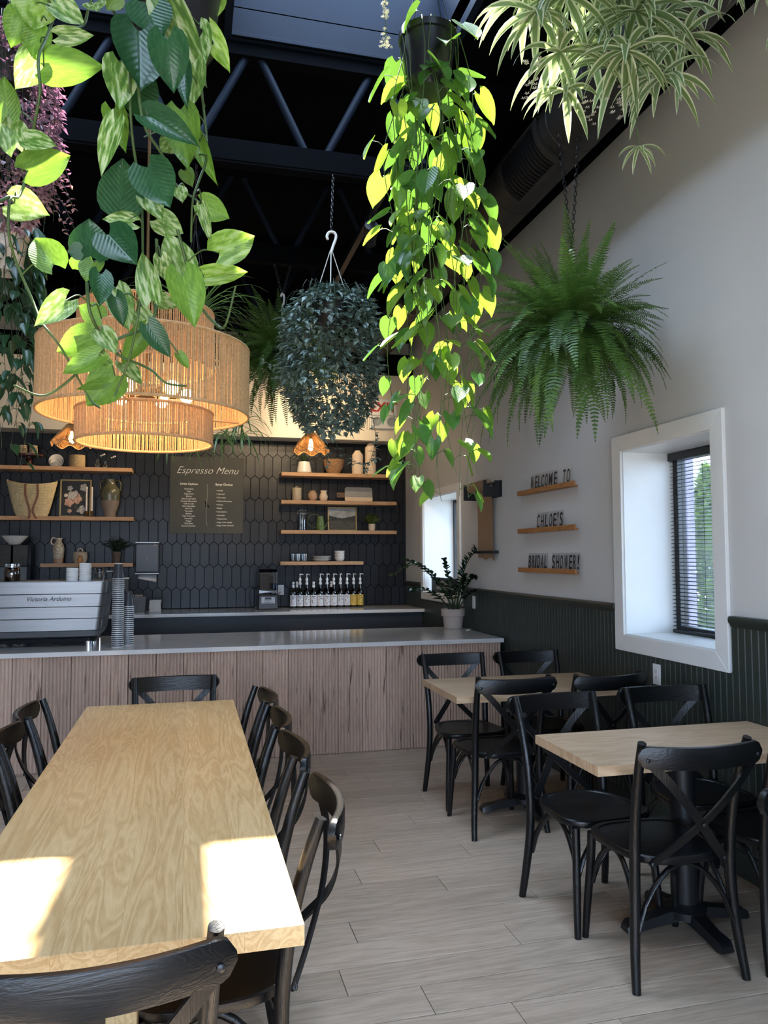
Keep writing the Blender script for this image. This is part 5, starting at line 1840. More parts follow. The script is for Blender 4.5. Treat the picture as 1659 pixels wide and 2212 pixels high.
# ------------------------------------------------------------------ near marbled pothos: leaves (base xyz, tip xyz, width, kind) and vines
FL=[ (-0.377,1.925,2.899,-0.375,1.929,2.829,0.097,2),(-0.406,1.959,2.876,-0.438,1.976,2.808,0.067,0),(-0.367,1.948,2.843,-0.385,1.963,2.78,0.062,0),(-0.299,1.806,2.737,-0.227,1.794,2.742,0.038,1),(-0.376,1.989,2.797,-0.421,1.988,2.711,0.075,1),(-0.361,1.98,2.766,-0.216,1.947,2.768,0.084,0),(-0.421,1.894,2.583,-0.426,1.869,2.661,0.056,0),(-0.403,1.909,2.516,-0.418,1.903,2.599,0.065,1),(-0.363,1.803,2.484,-0.296,1.776,2.463,0.045,1),(-0.367,1.856,2.437,-0.281,1.871,2.492,0.072,0),(-0.414,1.953,2.4,-0.343,1.923,2.373,0.076,1),(-0.115,1.859,2.887,-0.077,1.828,2.783,0.098,3),(-0.127,1.823,2.789,-0.115,1.791,2.643,0.125,3),(-0.058,1.7,2.696,-0.044,1.713,2.598,0.08,3),(-0.17,1.842,2.72,-0.166,1.815,2.586,0.074,1),(-0.142,1.896,2.717,-0.105,1.909,2.615,0.089,3),(-0.064,1.858,2.882,0.019,1.876,2.729,0.085,1),(0.008,1.908,2.888,0.029,1.909,2.791,0.059,1),(-0.003,1.841,2.742,-0.01,1.857,2.642,0.063,1),(0.025,1.938,2.9,0.093,1.956,2.818,0.055,2),(0.037,1.979,3.039,0.023,1.957,2.922,0.086,2),(-0.022,1.772,2.686,-0.017,1.742,2.577,0.036,3),(-0.092,1.729,2.531,0.006,1.693,2.472,0.059,3),(-0.03,1.86,2.634,-0.012,1.856,2.486,0.081,0),(-0.174,1.801,2.549,-0.203,1.801,2.427,0.045,1),(-0.184,1.868,2.611,-0.158,1.846,2.52,0.051,0),(-0.165,1.864,2.371,-0.16,1.853,2.492,0.096,3),(-0.1,1.763,2.432,-0.051,1.752,2.345,0.091,3),(0.017,1.941,2.603,0.049,1.904,2.492,0.039,0),(-0.019,1.995,2.551,0,1.956,2.492,0.036,0),(0.023,1.95,2.448,0.09,1.961,2.423,0.06,0),(0.023,1.804,2.367,0.042,1.811,2.297,0.021,1),(-0.218,1.773,2.219,-0.222,1.768,2.3,0.083,3),(-0.173,1.702,2.243,-0.117,1.665,2.176,0.08,3),(-0.304,1.836,2.216,-0.349,1.853,2.287,0.071,0),(-0.233,1.739,2.216,-0.261,1.745,2.215,0.035,3),(-0.086,1.986,2.411,-0.022,2.002,2.389,0.061,1),(-0.138,1.869,2.346,-0.198,1.85,2.343,0.039,1),(-0.017,1.905,2.246,-0.06,1.911,2.343,0.076,1),(0.064,1.822,2.273,0.147,1.827,2.329,0.081,2),(0.03,1.959,2.261,0.142,1.971,2.293,0.049,2),(-0.088,1.807,2.142,-0.111,1.824,2.255,0.052,1),(-0.227,1.818,2.836,-0.217,1.799,2.808,0.05,1),(-0.328,1.922,2.894,-0.264,1.937,2.869,0.057,1),(-0.181,1.868,2.902,-0.205,1.883,2.871,0.043,0),(-0.045,1.909,2.577,-0.076,1.888,2.54,0.052,1),(-0.104,1.863,2.408,-0.072,1.834,2.354,0.051,1),(-0.034,1.816,2.418,-0.022,1.785,2.369,0.037,1),(-0.227,1.938,2.079,-0.312,1.958,2.05,0.077,0),(-0.277,1.832,2.132,-0.325,1.795,2.069,0.054,1),(-0.217,1.997,2.147,-0.269,1.989,2.172,0.055,0),(-0.197,1.781,2.182,-0.193,1.755,2.106,0.049,3),(-0.168,1.819,2.145,-0.15,1.828,2.084,0.038,3),(-0.175,1.891,2.191,-0.144,1.876,2.091,0.06,1),(-0.089,1.711,2.053,-0.043,1.726,1.991,0.044,3),(-0.02,1.807,2.203,0.009,1.796,2.096,0.078,0),(-0.084,1.968,2.199,-0.034,1.936,2.171,0.038,1),(-0.13,1.946,2.156,-0.077,1.963,2.096,0.05,1),(-0.11,1.926,2.1,-0.159,1.933,2.024,0.048,0),(-0.199,1.821,2.066,-0.164,1.807,2.012,0.047,1),(-0.203,1.83,2.011,-0.279,1.841,1.97,0.047,0),(-0.214,1.859,2.02,-0.176,1.846,1.997,0.038,1),(-0.183,2,2.006,-0.246,2.011,1.93,0.087,0),(-0.164,1.995,2.036,-0.119,1.982,1.986,0.041,1),(-0.027,1.898,2.041,-0.004,1.901,2.012,0.023,0),(-0.19,1.896,1.965,-0.252,1.873,1.94,0.023,0),(-0.224,1.881,2.247,-0.237,1.85,2.191,0.052,0),(-0.072,1.875,2.268,-0.056,1.895,2.219,0.039,1),(-0.272,1.992,2.264,-0.245,1.99,2.304,0.055,0) ]
FV=[ [(-0.334,1.9,2.91),(-0.335,1.9,2.884),(-0.345,1.9,2.812),(-0.352,1.9,2.715),(-0.345,1.9,2.626),(-0.369,1.9,2.557),(-0.382,1.9,2.502),(-0.395,1.9,2.404),(-0.403,1.9,2.367),(-0.405,1.9,2.29),(-0.398,1.9,2.239),(-0.37,1.9,2.17),(-0.341,1.9,2.105),(-0.319,1.9,2.071),(-0.289,1.9,2.033),(-0.258,1.9,1.975),(-0.231,1.9,1.928),(-0.205,1.9,1.902)],[(-0.153,1.9,2.944),(-0.147,1.9,2.834),(-0.145,1.9,2.643),(-0.139,1.9,2.538),(-0.122,1.9,2.436),(-0.116,1.9,2.291),(-0.115,1.9,2.237),(-0.117,1.9,2.126),(-0.139,1.9,2.022),(-0.168,1.9,1.96),(-0.175,1.9,1.935)],[(-0.131,1.9,2.751),(-0.116,1.9,2.575),(-0.068,1.9,2.518),(-0.044,1.9,2.475),(0.017,1.9,2.414)],[(0.007,1.9,2.97),(0.017,1.9,2.775),(0.035,1.9,2.583),(0.016,1.9,2.473),(0.001,1.9,2.408),(-0.002,1.9,2.323)],[(-0.085,1.9,2.335),(-0.085,1.9,2.128),(-0.17,1.9,2.049),(-0.222,1.9,2.005),(-0.291,1.9,1.953),(-0.341,1.9,1.931),(-0.389,1.9,1.942)],[(-0.232,1.9,2.178),(-0.223,1.9,2.11),(-0.208,1.9,2.078),(-0.169,1.9,2.036),(-0.112,1.9,2.007),(-0.084,1.9,1.98),(-0.053,1.9,1.952),(-0.01,1.9,1.96)],[(-0.034,1.9,2.341),(0.015,1.9,2.194),(0.064,1.9,2.135),(0.084,1.9,2.124),(0.104,1.9,2.206)],[(-0.246,1.9,2.922),(-0.259,1.9,2.835),(-0.285,1.9,2.785),(-0.314,1.9,2.771)],[(-0.403,1.9,2.367),(-0.432,1.9,2.323),(-0.453,1.9,2.297)],[(-0.207,1.9,2.925),(-0.187,1.9,2.886),(-0.16,1.9,2.9)] ]


def leaf_mb(lobe=.22, fold=.18, curl=.12, point=1.0, wprof=None):
    """unit leaf: petiole at the origin, blade along +Y (length 1), full width 1, face +Z"""
    T = [0, .07, .17, .30, .46, .62, .78, .91, 1.0]
    Wp = wprof or [.20, .40, .485, .5, .465, .375, .24, .10, .004]
    S = (-1, -.55, 0, .55, 1)
    mb = MB()
    for t_, hw in zip(T, Wp):
        for s in S:
            y = t_ - lobe * abs(s) ** 1.5 * (1 - t_) ** 4
            z = fold * abs(s) ** 1.3 * hw - curl * t_ * t_ - .03 * math.cos(3 * s) * t_
            mb.v.append((s * hw, y, z))
    for i in range(len(T) - 1):
        for k in range(4):
            a = i * 5 + k
            mb.f.append((a, a + 1, a + 6, a + 5))
    return mb


def leaf_matrix(p, d, n, w_, L_):
    y = Vector(d).normalized()
    z = Vector(n) - y * Vector(n).dot(y)
    if z.length < 1e-4:
        z = Vector((1, 0, 0)).cross(y)
    z.normalize()
    x = y.cross(z)
    m = Matrix((x * w_, y * L_, z * L_)).transposed().to_4x4()
    m.translation = p
    return m


LM = {
    0: leafmat('pothos_bright', '#4b7427', '#7a9f40', .40, '#93bb3c', .32, veins=True),
    1: leafmat('pothos_marbled', '#47702f', '#7fa352', .36, '#a9c566', .32, marble='#c3d0a2', mscale=9.0, veins=True),
    2: leafmat('pothos_sunlit', '#648c2e', '#94b948', .45, '#aed048', .32, marble='#bad086', mscale=7.0, veins=True),  # leaves caught by the sun: sunlight put into lighter, yellower greens
    3: leafmat('pothos_shaded', '#1d4126', '#2d5633', .22, '#4f7f35', .27, veins=True),  # leaves in the skylight divider's shadow: shade put into darker greens
}
PV = [dict(lobe=.22, fold=.16, curl=.10), dict(lobe=.28, fold=.30, curl=.22), dict(lobe=.16, fold=.10, curl=.02)]
PLM = {(k, v): leaf_mb(**PV[v]).mesh('leaf', LM[k], 180) for k in LM for v in range(3)}


def hang_pot(t, r, h, m, z0=0.0, saucer=True):
    MB().lathe([(0, z0), (r * .74, z0), (r * .78, z0 + .01), (r * .97, z0 + h * .86), (r * 1.04, z0 + h * .87), (r * 1.05, z0 + h), (r * .98, z0 + h), (r * .93, z0 + h * .8), (0, z0 + h * .78)], 32).build('pot', m, t, smooth=40)
    if saucer:
        MB().lathe([(0, z0 - .03), (r * .66, z0 - .03), (r * .84, z0 + .004), (r * .82, z0 + .006), (r * .64, z0 - .022), (0, z0 - .022)], 32).build('saucer', m, t, smooth=40)
    MB().lathe([(0, z0 + h * .785), (r * .92, z0 + h * .80), (0, z0 + h * .84)], 20).build('soil', M['soil'], t)


def hanger(t, r, zrim, ztop, m, n=4, wire=.0018):
    for k in range(n):
        a = 2 * PI * (k + .3) / n
        MB().tube([(r * math.cos(a), r * math.sin(a), zrim), (.004 * math.cos(a), .004 * math.sin(a), ztop)], wire, 6).build('hanger_wire', m, t)


def chain_mb(p0, p1, link=.026, wire=.0022, wd=.0065):
    p0, p1 = Vector(p0), Vector(p1)
    L_ = (p1 - p0).length
    n = max(2, int(L_ / (link * .78)))
    d = (p1 - p0) / n
    dz = d.normalized()
    ax = dz.orthogonal().normalized()
    ay = dz.cross(ax)
    mb = MB()
    for k in range(n):
        c = p0 + d * (k + .5)
        s = ax if k % 2 else ay
        pts = [c + s * (wd * math.cos(2 * PI * j / 8)) + dz * (link * .5 * math.sin(2 * PI * j / 8)) for j in range(9)]
        mb.tube(pts, wire, 4, False)
    return mb


# near marbled pothos (hangs closest to the viewer, top left)
NP = thing('marbled_pothos', 'marbled pothos with big leaves trailing in front of the chandelier', 'hanging plant', (-.05, 1.98, 2.87))
pot_blk = mat('black_nursery_pot', (.006, .0065, .008), .35)
hang_pot(NP, .125, .19, pot_blk)
hanger(NP, .125, .19, .55, M['metalblk'])
chain_mb((0, 0, .55), (0, 0, 1.62)).build('chain', M['metalblk'], NP)
MB().tube([(0, 0, .53), (0, 0, .56)], .006, 8).build('hook', M['metalblk'], NP)
O = Vector(NP.location)
rg = random.Random(77)
for k, v in enumerate(FV):
    pts = [Vector(p) - O for p in v]
    for i, p in enumerate(pts):
        p.y += .05 * math.sin(i * 1.3 + k * 2) - .02 * k % .06
    if v[0][2] > 2.9:
        pts = [Vector((.05 * math.cos(k), -.05, .17)), Vector((pts[0].x * .6, -.12, .19))] + pts
    sp = smooth_path(pts, 4)
    MB().tube(sp, [.0042 - .0018 * i / len(sp) for i in range(len(sp))], 7).build('vine', M['stem'], NP, smooth=80)
VP = [Vector(p) for v in FV for p in smooth_path(v, 4)]
pet = MB()
for i, (bx, by, bz, tx, ty, tz, wd, kd) in enumerate(FL):
    b, tp = Vector((bx, by, bz)), Vector((tx, ty, tz))
    d = tp - b
    to_cam = (Vector((0, 0, 1.7)) - b).normalized()
    n = to_cam + Vector((rg.uniform(-.28, .28), rg.uniform(-.15, .15), rg.uniform(-.15, .40)))
    L_ = d.length * rg.uniform(1.0, 1.06)
    me = PLM[(kd, i % 3)]
    inst('leaf', me, NP, mw=leaf_matrix(b - O, d, n, max(wd * 1.12, .36 * L_), L_))
    q = min(VP, key=lambda p: (p - b).length + (0 if p.z > b.z - .02 else .05))
    if .035 < (q - b).length < .14:
        mid = (q + b) / 2 + Vector((0, 0, .02))
        pet.tube(smooth_path([q - O, mid - O, b - O], 4), .0019, 5, False)
pet.build('petioles', M['stem'], NP, smooth=80, kind='stuff')


def trailing(name, label, loc, pot_r, pot_h, potm, vines, leaf_me, L0, L1, wr, spread, seed, stem_m, vr=.0016, gap=.06, top_wire=.45, chain_to=None, out_bias=.6, pet_len=.045, thin_top=0.0, skip_pot=False, wirem=None):
    """pot with hanging vines; leaves are separate parts. vines: (azimuth, radius, length)"""
    t = thing(name, label, 'hanging plant', loc)
    rg = random.Random(seed)
    if not skip_pot:
        hang_pot(t, pot_r, pot_h, potm)
        hanger(t, pot_r, pot_h, pot_h + top_wire, wirem or M['metalblk'])
        if chain_to:
            chain_mb((0, 0, pot_h + top_wire), (0, 0, chain_to - loc[2])).build('chain', M['metalblk'], t)
    pm = MB()
    for (az, r, ln) in vines:
        c, s = math.cos(az), math.sin(az)
        pts = [Vector((pot_r * .5 * c, pot_r * .5 * s, pot_h * .85)), Vector((pot_r * 1.0 * c, pot_r * 1.0 * s, pot_h * 1.05))]
        z = pot_h * .9
        ph = rg.uniform(0, 6)
        while z > pot_h - ln:
            z -= .09
            k = min(1, (pot_h - z) / .35)
            rr = pot_r * (1 - k) + r * k
            wob = .022 * math.sin(z * 9 + ph)
            pts.append(Vector(((rr + wob) * c - .02 * math.sin(z * 7 + ph) * s, (rr + wob) * s + .02 * math.sin(z * 7 + ph) * c, z)))
        sp = smooth_path(pts, 3)
        MB().tube(sp, [vr * (1.2 - .6 * i / len(sp)) for i in range(len(sp))], 5).build('vine', stem_m, t, smooth=80)
        acc, side = rg.uniform(0, gap), 1
        for i in range(1, len(sp)):
            acc += (sp[i] - sp[i - 1]).length
            if acc < gap or i < 3:
                continue
            if sp[i].z > pot_h * .1 and rg.random() < thin_top:
                acc = 0
                continue
            acc = rg.uniform(-.25, .25) * gap
            side = -side
            p = sp[i]
            rad = Vector((p.x, p.y, 0))
            rad = rad.normalized() if rad.length > .01 else Vector((c, s, 0))
            tan = Vector((-rad.y, rad.x, 0))
            o_ = (rad * out_bias * rg.uniform(.5, 1.3) + tan * side * rg.uniform(.3, 1.0)).normalized()
            b = p + (o_ + Vector((0, 0, .3))).normalized() * pet_len * rg.uniform(.5, 1.2)
            L_ = rg.uniform(L0, L1) * (1.0 - .35 * i / len(sp))
            d = o_ * rg.uniform(.25, .9) + Vector((0, 0, -rg.uniform(.35, 1.1)))
            n = o_ + Vector((rg.uniform(-.3, .3), rg.uniform(-.3, .3), rg.uniform(.3, 1.2)))
            inst('leaf', rg.choice(leaf_me), t, mw=leaf_matrix(b, d, n, L_ * rg.uniform(wr[0], wr[1]), L_))
            pm.tube([p, (p + b) / 2 + Vector((0, 0, .008)), b], vr * .8, 4, False)
    pm.build('petioles', stem_m, t, smooth=80, kind='stuff')
    return t


# golden pothos, centre
GM = [leafmat('golden_pothos_a', '#45722a', '#6a9438', .42, '#a4c83a', .33, veins=True), leafmat('golden_pothos_b', '#2f5c2c', '#4e7d39', .30, '#7fae38', .28, veins=True)]
gl = [leaf_mb(**PV[v]).mesh('leaf', m_, 180) for m_ in GM for v in range(3)]
rg = random.Random(5)
vines = []
for k in range(20):
    az = 2 * PI * k / 20 * 1.0 + rg.uniform(-.15, .15)
    vines.append((az, rg.uniform(.04, .20), rg.choice((1.72, 1.60, 1.45, 1.25, 1.0, 1.55))))
trailing('golden_pothos', 'long curtain of glowing green pothos hanging in the centre', (.845, 2.62, 3.30), .105, .19, pot_blk, vines, gl, .09, .145, (.64, .82), .2, 9, M['stem'], .0017, .112, .34, 4.9, thin_top=.8)

# darker small-leaved pothos at the left edge
DM = [leafmat('blue_green_pothos', '#1f4029', '#33573a', .25, '#4a7a3a', .3)]
nar = [.12, .28, .37, .40, .37, .29, .18, .07, .003]
dl = [leaf_mb(lobe=.10, fold=.15, curl=.12, wprof=[x * 1.15 for x in nar]).mesh('leaf', m_, 180) for m_ in DM]
vines = [(a, rg.uniform(.05, .13), l_) for a, l_ in ((0.0, 1.05), (.3, .95), (.5, .85), (.8, .75), (1.2, .7), (1.6, .8), (2.0, .9), (2.8, .8), (3.6, .95), (4.4, .75), (4.8, .95), (5.2, .9), (5.5, .8), (5.8, .6), (6.1, .9), (.25, .5))]
trailing('dark_pothos', 'dark small-leaved trailing plant in a white pot at the left edge', (-.83, 3.75, 2.88), .10, .16, M['white'], vines, dl, .085, .12, (.50, .62), .2, 14, M['stemd'], .0016, .065, .40, 3.735)


# ------------------------------------------------------------------ strap-leaved spider plants
pale_bl = blademat('variegated_blade', '#66804f', '#d3dabb', .30, '#b9cc88', .35, .26)
dark_bl = blademat('spider_blade', '#3d6232', '#8ea86a', .28, '#86ad50', .35, .30)


def blades(parent, base, n, L0, L1, w_, m, rg, up=(.1, 1.0), droop=.26, down=False):
    for k in range(n):
        a = 2.39996 * k + rg.uniform(-.4, .4)
        L_ = rg.uniform(L0, L1)
        e = rg.uniform(*up)
        d = Vector((math.cos(a), math.sin(a), 0))
        side = Vector((-math.sin(a), math.cos(a), 0))
        dirv = (d + Vector((0, 0, e))).normalized()
        p = Vector(base)
        pts, hw = [], []
        S = 8
        tw = rg.uniform(-.5, .5)
        sides = []
        for i in range(S + 1):
            u = i / S
            pts.append(p.copy())
            hw.append(w_ * (.5 + .5 * min(1, u * 4)) * (1 - max(0, (u - .4) / .6) ** 1.7) + .0004)
            sides.append((side + Vector((0, 0, tw * u))).normalized())
            dirv = (dirv + Vector((0, 0, -droop * (.4 + u)))).normalized()
            p = p + dirv * (L_ / S)
        MB().strip(pts, hw, sides, fold=.3).build('leaf', m, parent, smooth=180)


def plantlet(parent, top, bot, n, L_, m, rg, w_=.006):
    top, bot = Vector(top), Vector(bot)
    mid = (top + bot) / 2 + Vector((rg.uniform(-.02, .02), rg.uniform(-.02, .02), .03))
    MB().tube(smooth_path([top, mid, bot], 5), .0016, 5).build('runner', M['stem'], parent, smooth=80)
    blades(parent, bot, n, L_ * .6, L_, w_, m, rg, (-.3, .7), .30)


rg = random.Random(31)
t = thing('variegated_spider_plant', 'large pale variegated spider plant at the top right under the skylight', 'hanging plant', (1.34, 2.30, 3.62))
hang_pot(t, .12, .18, pot_blk)
hanger(t, .12, .18, .50, M['metalblk'])
chain_mb((0, 0, .50), (0, 0, .87)).build('chain', M['metalblk'], t)
blades(t, (0, 0, .15), 34, .34, .52, .0155, pale_bl, rg, (.2, 1.1), .20)
for (x, y, z, n, l_) in ((-.14, -.08, -.20, 16, .30), (.10, -.12, -.24, 18, .32), (.02, .06, -.26, 16, .30), (.24, -.02, -.22, 14, .28), (-.22, .05, -.12, 14, .28), (.20, -.10, -.44, 15, .26), (.05, -.14, -.40, 14, .27), (-.12, .0, -.34, 14, .28), (.28, -.12, -.30, 14, .28), (.12, .02, -.34, 14, .28), (-.06, .08, -.42, 10, .2), (.30, .05, -.10, 14, .3), (-.10, -.02, -.05, 16, .3), (.14, .04, -.08, 16, .3), (.0, -.16, -.12, 16, .32), (-.24, -.06, -.26, 12, .26)):
    plantlet(t, (x * .5, y * .5, .16), (x, y, z), n, l_, pale_bl, rg, .0150)
plantlet(t, (.12, -.1, -.40), (.11, -.1, -.70), 9, .13, pale_bl, rg, .006)
for k in range(5):
    a = rg.uniform(0, 6.28)
    q = Vector((.22 * math.cos(a), .15 * math.sin(a), -.35 - .1 * rg.random()))
    mb = MB()
    for j in range(14):
        c = q + Vector((rg.uniform(-.03, .03), rg.uniform(-.03, .03), rg.uniform(-.06, .03)))
        for b in range(5):
            an = 2 * PI * b / 5
            n0 = len(mb.v)
            mb.v += [tuple(c), tuple(c + Vector((.007 * math.cos(an - .3), .007 * math.sin(an - .3), .003))), tuple(c + Vector((.010 * math.cos(an), .010 * math.sin(an), .004))), tuple(c + Vector((.007 * math.cos(an + .3), .007 * math.sin(an + .3), .003)))]
            mb.f.append((n0, n0 + 1, n0 + 2, n0 + 3))
    mb.build('flower_cluster', M['ceram'], t, kind='stuff')

t = thing('variegated_spider_plant', 'second pale spider plant cropped at the top right corner', 'hanging plant', (1.98, 2.15, 3.78))
hang_pot(t, .11, .17, pot_blk)
hanger(t, .11, .17, .46, M['metalblk'])
chain_mb((0, 0, .46), (0, 0, .71)).build('chain', M['metalblk'], t)
blades(t, (0, 0, .15), 16, .28, .42, .010, pale_bl, rg, (.2, 1.0), .22)
for (x, y, z, n, l_) in ((-.16, .05, -.20, 12, .20), (.02, .10, -.14, 10, .18), (-.02, -.05, -.18, 10, .2), (.12, .1, -.26, 7, .12)):
    plantlet(t, (x * .5, y * .5, .15), (x, y, z), n, l_, pale_bl, rg, .008)

# long flower stalk hanging by the black pot
t = thing('flower_runner', 'thin dangling runner with tiny cream flowers left of the centre pot', 'hanging plant', (.675, 2.60, 3.42))
MB().tube(smooth_path([(0, 0, 0), (.004, 0, .06), (-.003, 0, .14), (.006, 0, .40), (0, 0, 1.07)], 5), .0014, 5).build('runner', M['stem'], t, smooth=80)
mb = MB()
for j in range(46):
    z = rg.uniform(-.01, .16) if j > 12 else rg.uniform(-.02, .02)
    c = Vector((rg.uniform(-.012, .012) * (2 if j < 12 else 1), rg.uniform(-.012, .012), z))
    for b in range(5):
        an = 2 * PI * b / 5 + j
        n0 = len(mb.v)
        mb.v += [tuple(c), tuple(c + Vector((.0045 * math.cos(an - .4), .002 * math.sin(j), .0045 * math.sin(an - .4)))), tuple(c + Vector((.0075 * math.cos(an), 0, .0075 * math.sin(an)))), tuple(c + Vector((.0045 * math.cos(an + .4), -.002, .0045 * math.sin(an + .4))))]
        mb.f.append((n0, n0 + 1, n0 + 2, n0 + 3))
mb.build('flowers', mat('cream_petal', (.7, .68, .5), .6), t)

t = thing('green_spider_plant', 'green spider plant hanging behind the chandelier with trailing plantlets', 'hanging plant', (.02, 4.42, 2.72))
hang_pot(t, .13, .19, pot_blk)
hanger(t, .13, .19, .70, M['metalblk'])
chain_mb((0, 0, .70), (0, -.17, 1.05)).build('chain', M['metalblk'], t)
blades(t, (0, 0, .17), 64, .34, .56, .0042, dark_bl, rg, (.3, 1.9), .25)
for k in range(15):
    a = 2.4 * k
    q = Vector((.22 * math.cos(a) + .06, .18 * math.sin(a), -.30 - .22 * rg.random()))
    plantlet(t, (.13 * math.cos(a), .13 * math.sin(a), .18), q, 9, .26, dark_bl, rg, .0048)

# ------------------------------------------------------------------ ferns
def frond_mb(L_, droop, up, rg, pairs=36, lw=.050):
    mb = MB()
    pts, tans = [], []
    d = Vector((0, 1, up)).normalized()
    p = Vector((0, 0, 0))
    S = pairs
    for i in range(S + 1):
        pts.append(p.copy())
        tans.append(d.copy())
        d = (d + Vector((0, 0, -droop / S * (.5 + 1.4 * i / S)))).normalized()
        p = p + d * (L_ / S)
    mb.tube(pts[::4] + [pts[-1]], .0014, 3, False)
    for i in range(2, S + 1):
        u = i / S
        l_ = lw * min(1, .45 + u * 2.2) * (1 - max(0, (u - .35) / .65) ** 1.5) + .003
        tv = tans[i]
        nv = Vector((1, 0, 0)).cross(tv).normalized()
        for s in (-1, 1):
            dv = (Vector((s, 0, 0)) + tv * .28 + nv * rg.uniform(-.25, .12)).normalized()
            w_ = tv * (L_ / S * .33)
            b = pts[i]
            n = len(mb.v)
            mb.v += [tuple(b - w_ * .7), tuple(b + dv * l_ * .6 - w_ * .8), tuple(b + dv * l_), tuple(b + dv * l_ * .55 + w_), tuple(b + w_ * .7)]
            mb.f.append((n, n + 1, n + 2, n + 3, n + 4))
    return mb


fern_m = [leafmat('fern_green', '#365426', '#557a36', .30, '#76993c', .45), leafmat('fern_light', '#486a2e', '#6e9244', .32, '#84a848', .45)]
rgf = random.Random(44)
FR = []
for (L_, dr, up) in ((.46, .35, 0), (.46, .7, 0), (.48, 1.1, 0), (.50, 1.5, 0), (.52, 1.3, 0), (.58, 1.2, 0), (.66, .9, 0)):
    FR.append([frond_mb(L_ * k, dr, up, rgf).mesh('frond', fern_m[j], 180) for j, k in ((0, 1.0), (1, .92), (0, 1.08))])


def fern(label, loc, n, sc, seed, ztop, hookm, wall=False):
    t = thing('boston_fern', label, 'hanging plant', loc, 0, 'hanging boston ferns')
    rg = random.Random(seed)
    hang_pot(t, .12 * sc, .13, pot_blk, 0, False)
    for k in range(n):
        az = 2.39996 * k + rg.uniform(-.2, .2)
        f_ = k / n
        lev = min(6, int(f_ * 7))
        el = math.asin(.97 - 1.60 * f_ ** .9) + rg.uniform(-.15, .15)
        zz = .10 + .07 * math.sin(el)
        r0 = .03 + .08 * math.cos(el)
        s = sc * rg.uniform(.70, 1.10) * (.80 if math.cos(az) > .35 and wall else 1)
        inst('frond', rg.choice(FR[lev]), t, (r0 * math.cos(az) * sc, r0 * math.sin(az) * sc, zz), (el, rg.uniform(-.3, .3), az - PI / 2), (s * 1.05, s, s))
    MB().tube(smooth_path([(-.012, 0, .52), (.0, 0, .545), (.014, 0, .52), (.010, 0, .47), (0, 0, .43), (0, 0, .17)], 5), .008, 8).build('hanger_hook', hookm, t, smooth=80)
    for dx in (-.06, .06):
        chain_mb((0, 0, .535), (dx, 0, ztop - loc[2]), .034, .0026, .009).build('chain', M['metalblk'], t)
    return t


fern('full boston fern hanging in front of the right wall', (2.05, 3.78, 2.71), 300, 1.10, 3, 3.91, M['white'], True)
fern('darker boston fern hanging behind the silvery plant', (.66, 5.62, 2.97), 190, .95, 8, 3.735, M['white'])


# ------------------------------------------------------------------ fine-leaved trailing plants (leaves too many to count)
def fuzz_plant(name, label, loc, r, top, bottom, n, lsz, m, seed, tails, hook=None, ztop=3.735, potr=.12, squash=.72):
    t = thing(name, label, 'hanging plant', loc)
    rg = random.Random(seed)
    hang_pot(t, potr, .13, pot_blk, 0, False)
    mb, sm = MB(), MB()

    def leaf(p, d, n_, L_):
        y = Vector(d).normalized()
        z = Vector(n_) - y * Vector(n_).dot(y)
        if z.length < 1e-4:
            z = Vector((0, 0, 1))
        z.normalize()
        x = y.cross(z) * (L_ * .27)
        b = len(mb.v)
        mb.v += [tuple(p), tuple(p + y * L_ * .4 + x + z * L_ * .1), tuple(p + y * L_), tuple(p + y * L_ * .4 - x + z * L_ * .1), tuple(p + y * L_ * .45)]
        mb.f += [(b, b + 1, b + 4), (b + 1, b + 2, b + 4), (b, b + 4, b + 3), (b + 4, b + 2, b + 3)]

    for k in range(n):
        az = rg.uniform(0, 2 * PI)
        u = rg.random()
        zz = top + (bottom - top) * u
        prof = math.sqrt(max(.0, 1 - (1 - u / .32) ** 2)) if u < .32 else (1.0 if u < .7 else 1.0 - .55 * ((u - .7) / .3) ** 1.3)
        rr = r * prof * (rg.uniform(.80, 1.06) if u > .12 else rg.uniform(.05, 1.06))
        p = Vector((rr * math.cos(az), rr * math.sin(az), zz))
        o_ = Vector((math.cos(az), math.sin(az), 0))
        leaf(p, o_ * rg.uniform(.3, 1) + Vector((rg.uniform(-.7, .7), rg.uniform(-.7, .7), -rg.uniform(-.1, .8))), Vector((rg.uniform(-.3, .3), rg.uniform(-.3, .3), 1)) + o_ * .5, lsz * rg.uniform(.7, 1.25))
    for k in range(90):
        az = rg.uniform(0, 2 * PI)
        rr = r * rg.uniform(.5, .95)
        z1 = top + (bottom - top) * rg.uniform(.5, 1)
        sm.tube(smooth_path([(potr * .6 * math.cos(az), potr * .6 * math.sin(az), .16), (rr * math.cos(az), rr * math.sin(az), top * .7), (rr * math.cos(az + .2), rr * math.sin(az + .2), z1)], 4), .0011, 4, False)
    for (pts) in tails:
        sp = smooth_path(pts, 5)
        sm.tube(sp, .0012, 4, False)
        for i in range(len(sp)):
            for s in (-1, 1):
                dv = Vector((rg.uniform(-1, 1), rg.uniform(-1, 1), rg.uniform(-.6, .2)))
                leaf(sp[i], dv, Vector((0, 0, 1)), lsz * .75)
    mb.build('foliage', m, t, kind='stuff')
    sm.build('stems', M['stemd'], t, kind='stuff')
    return t


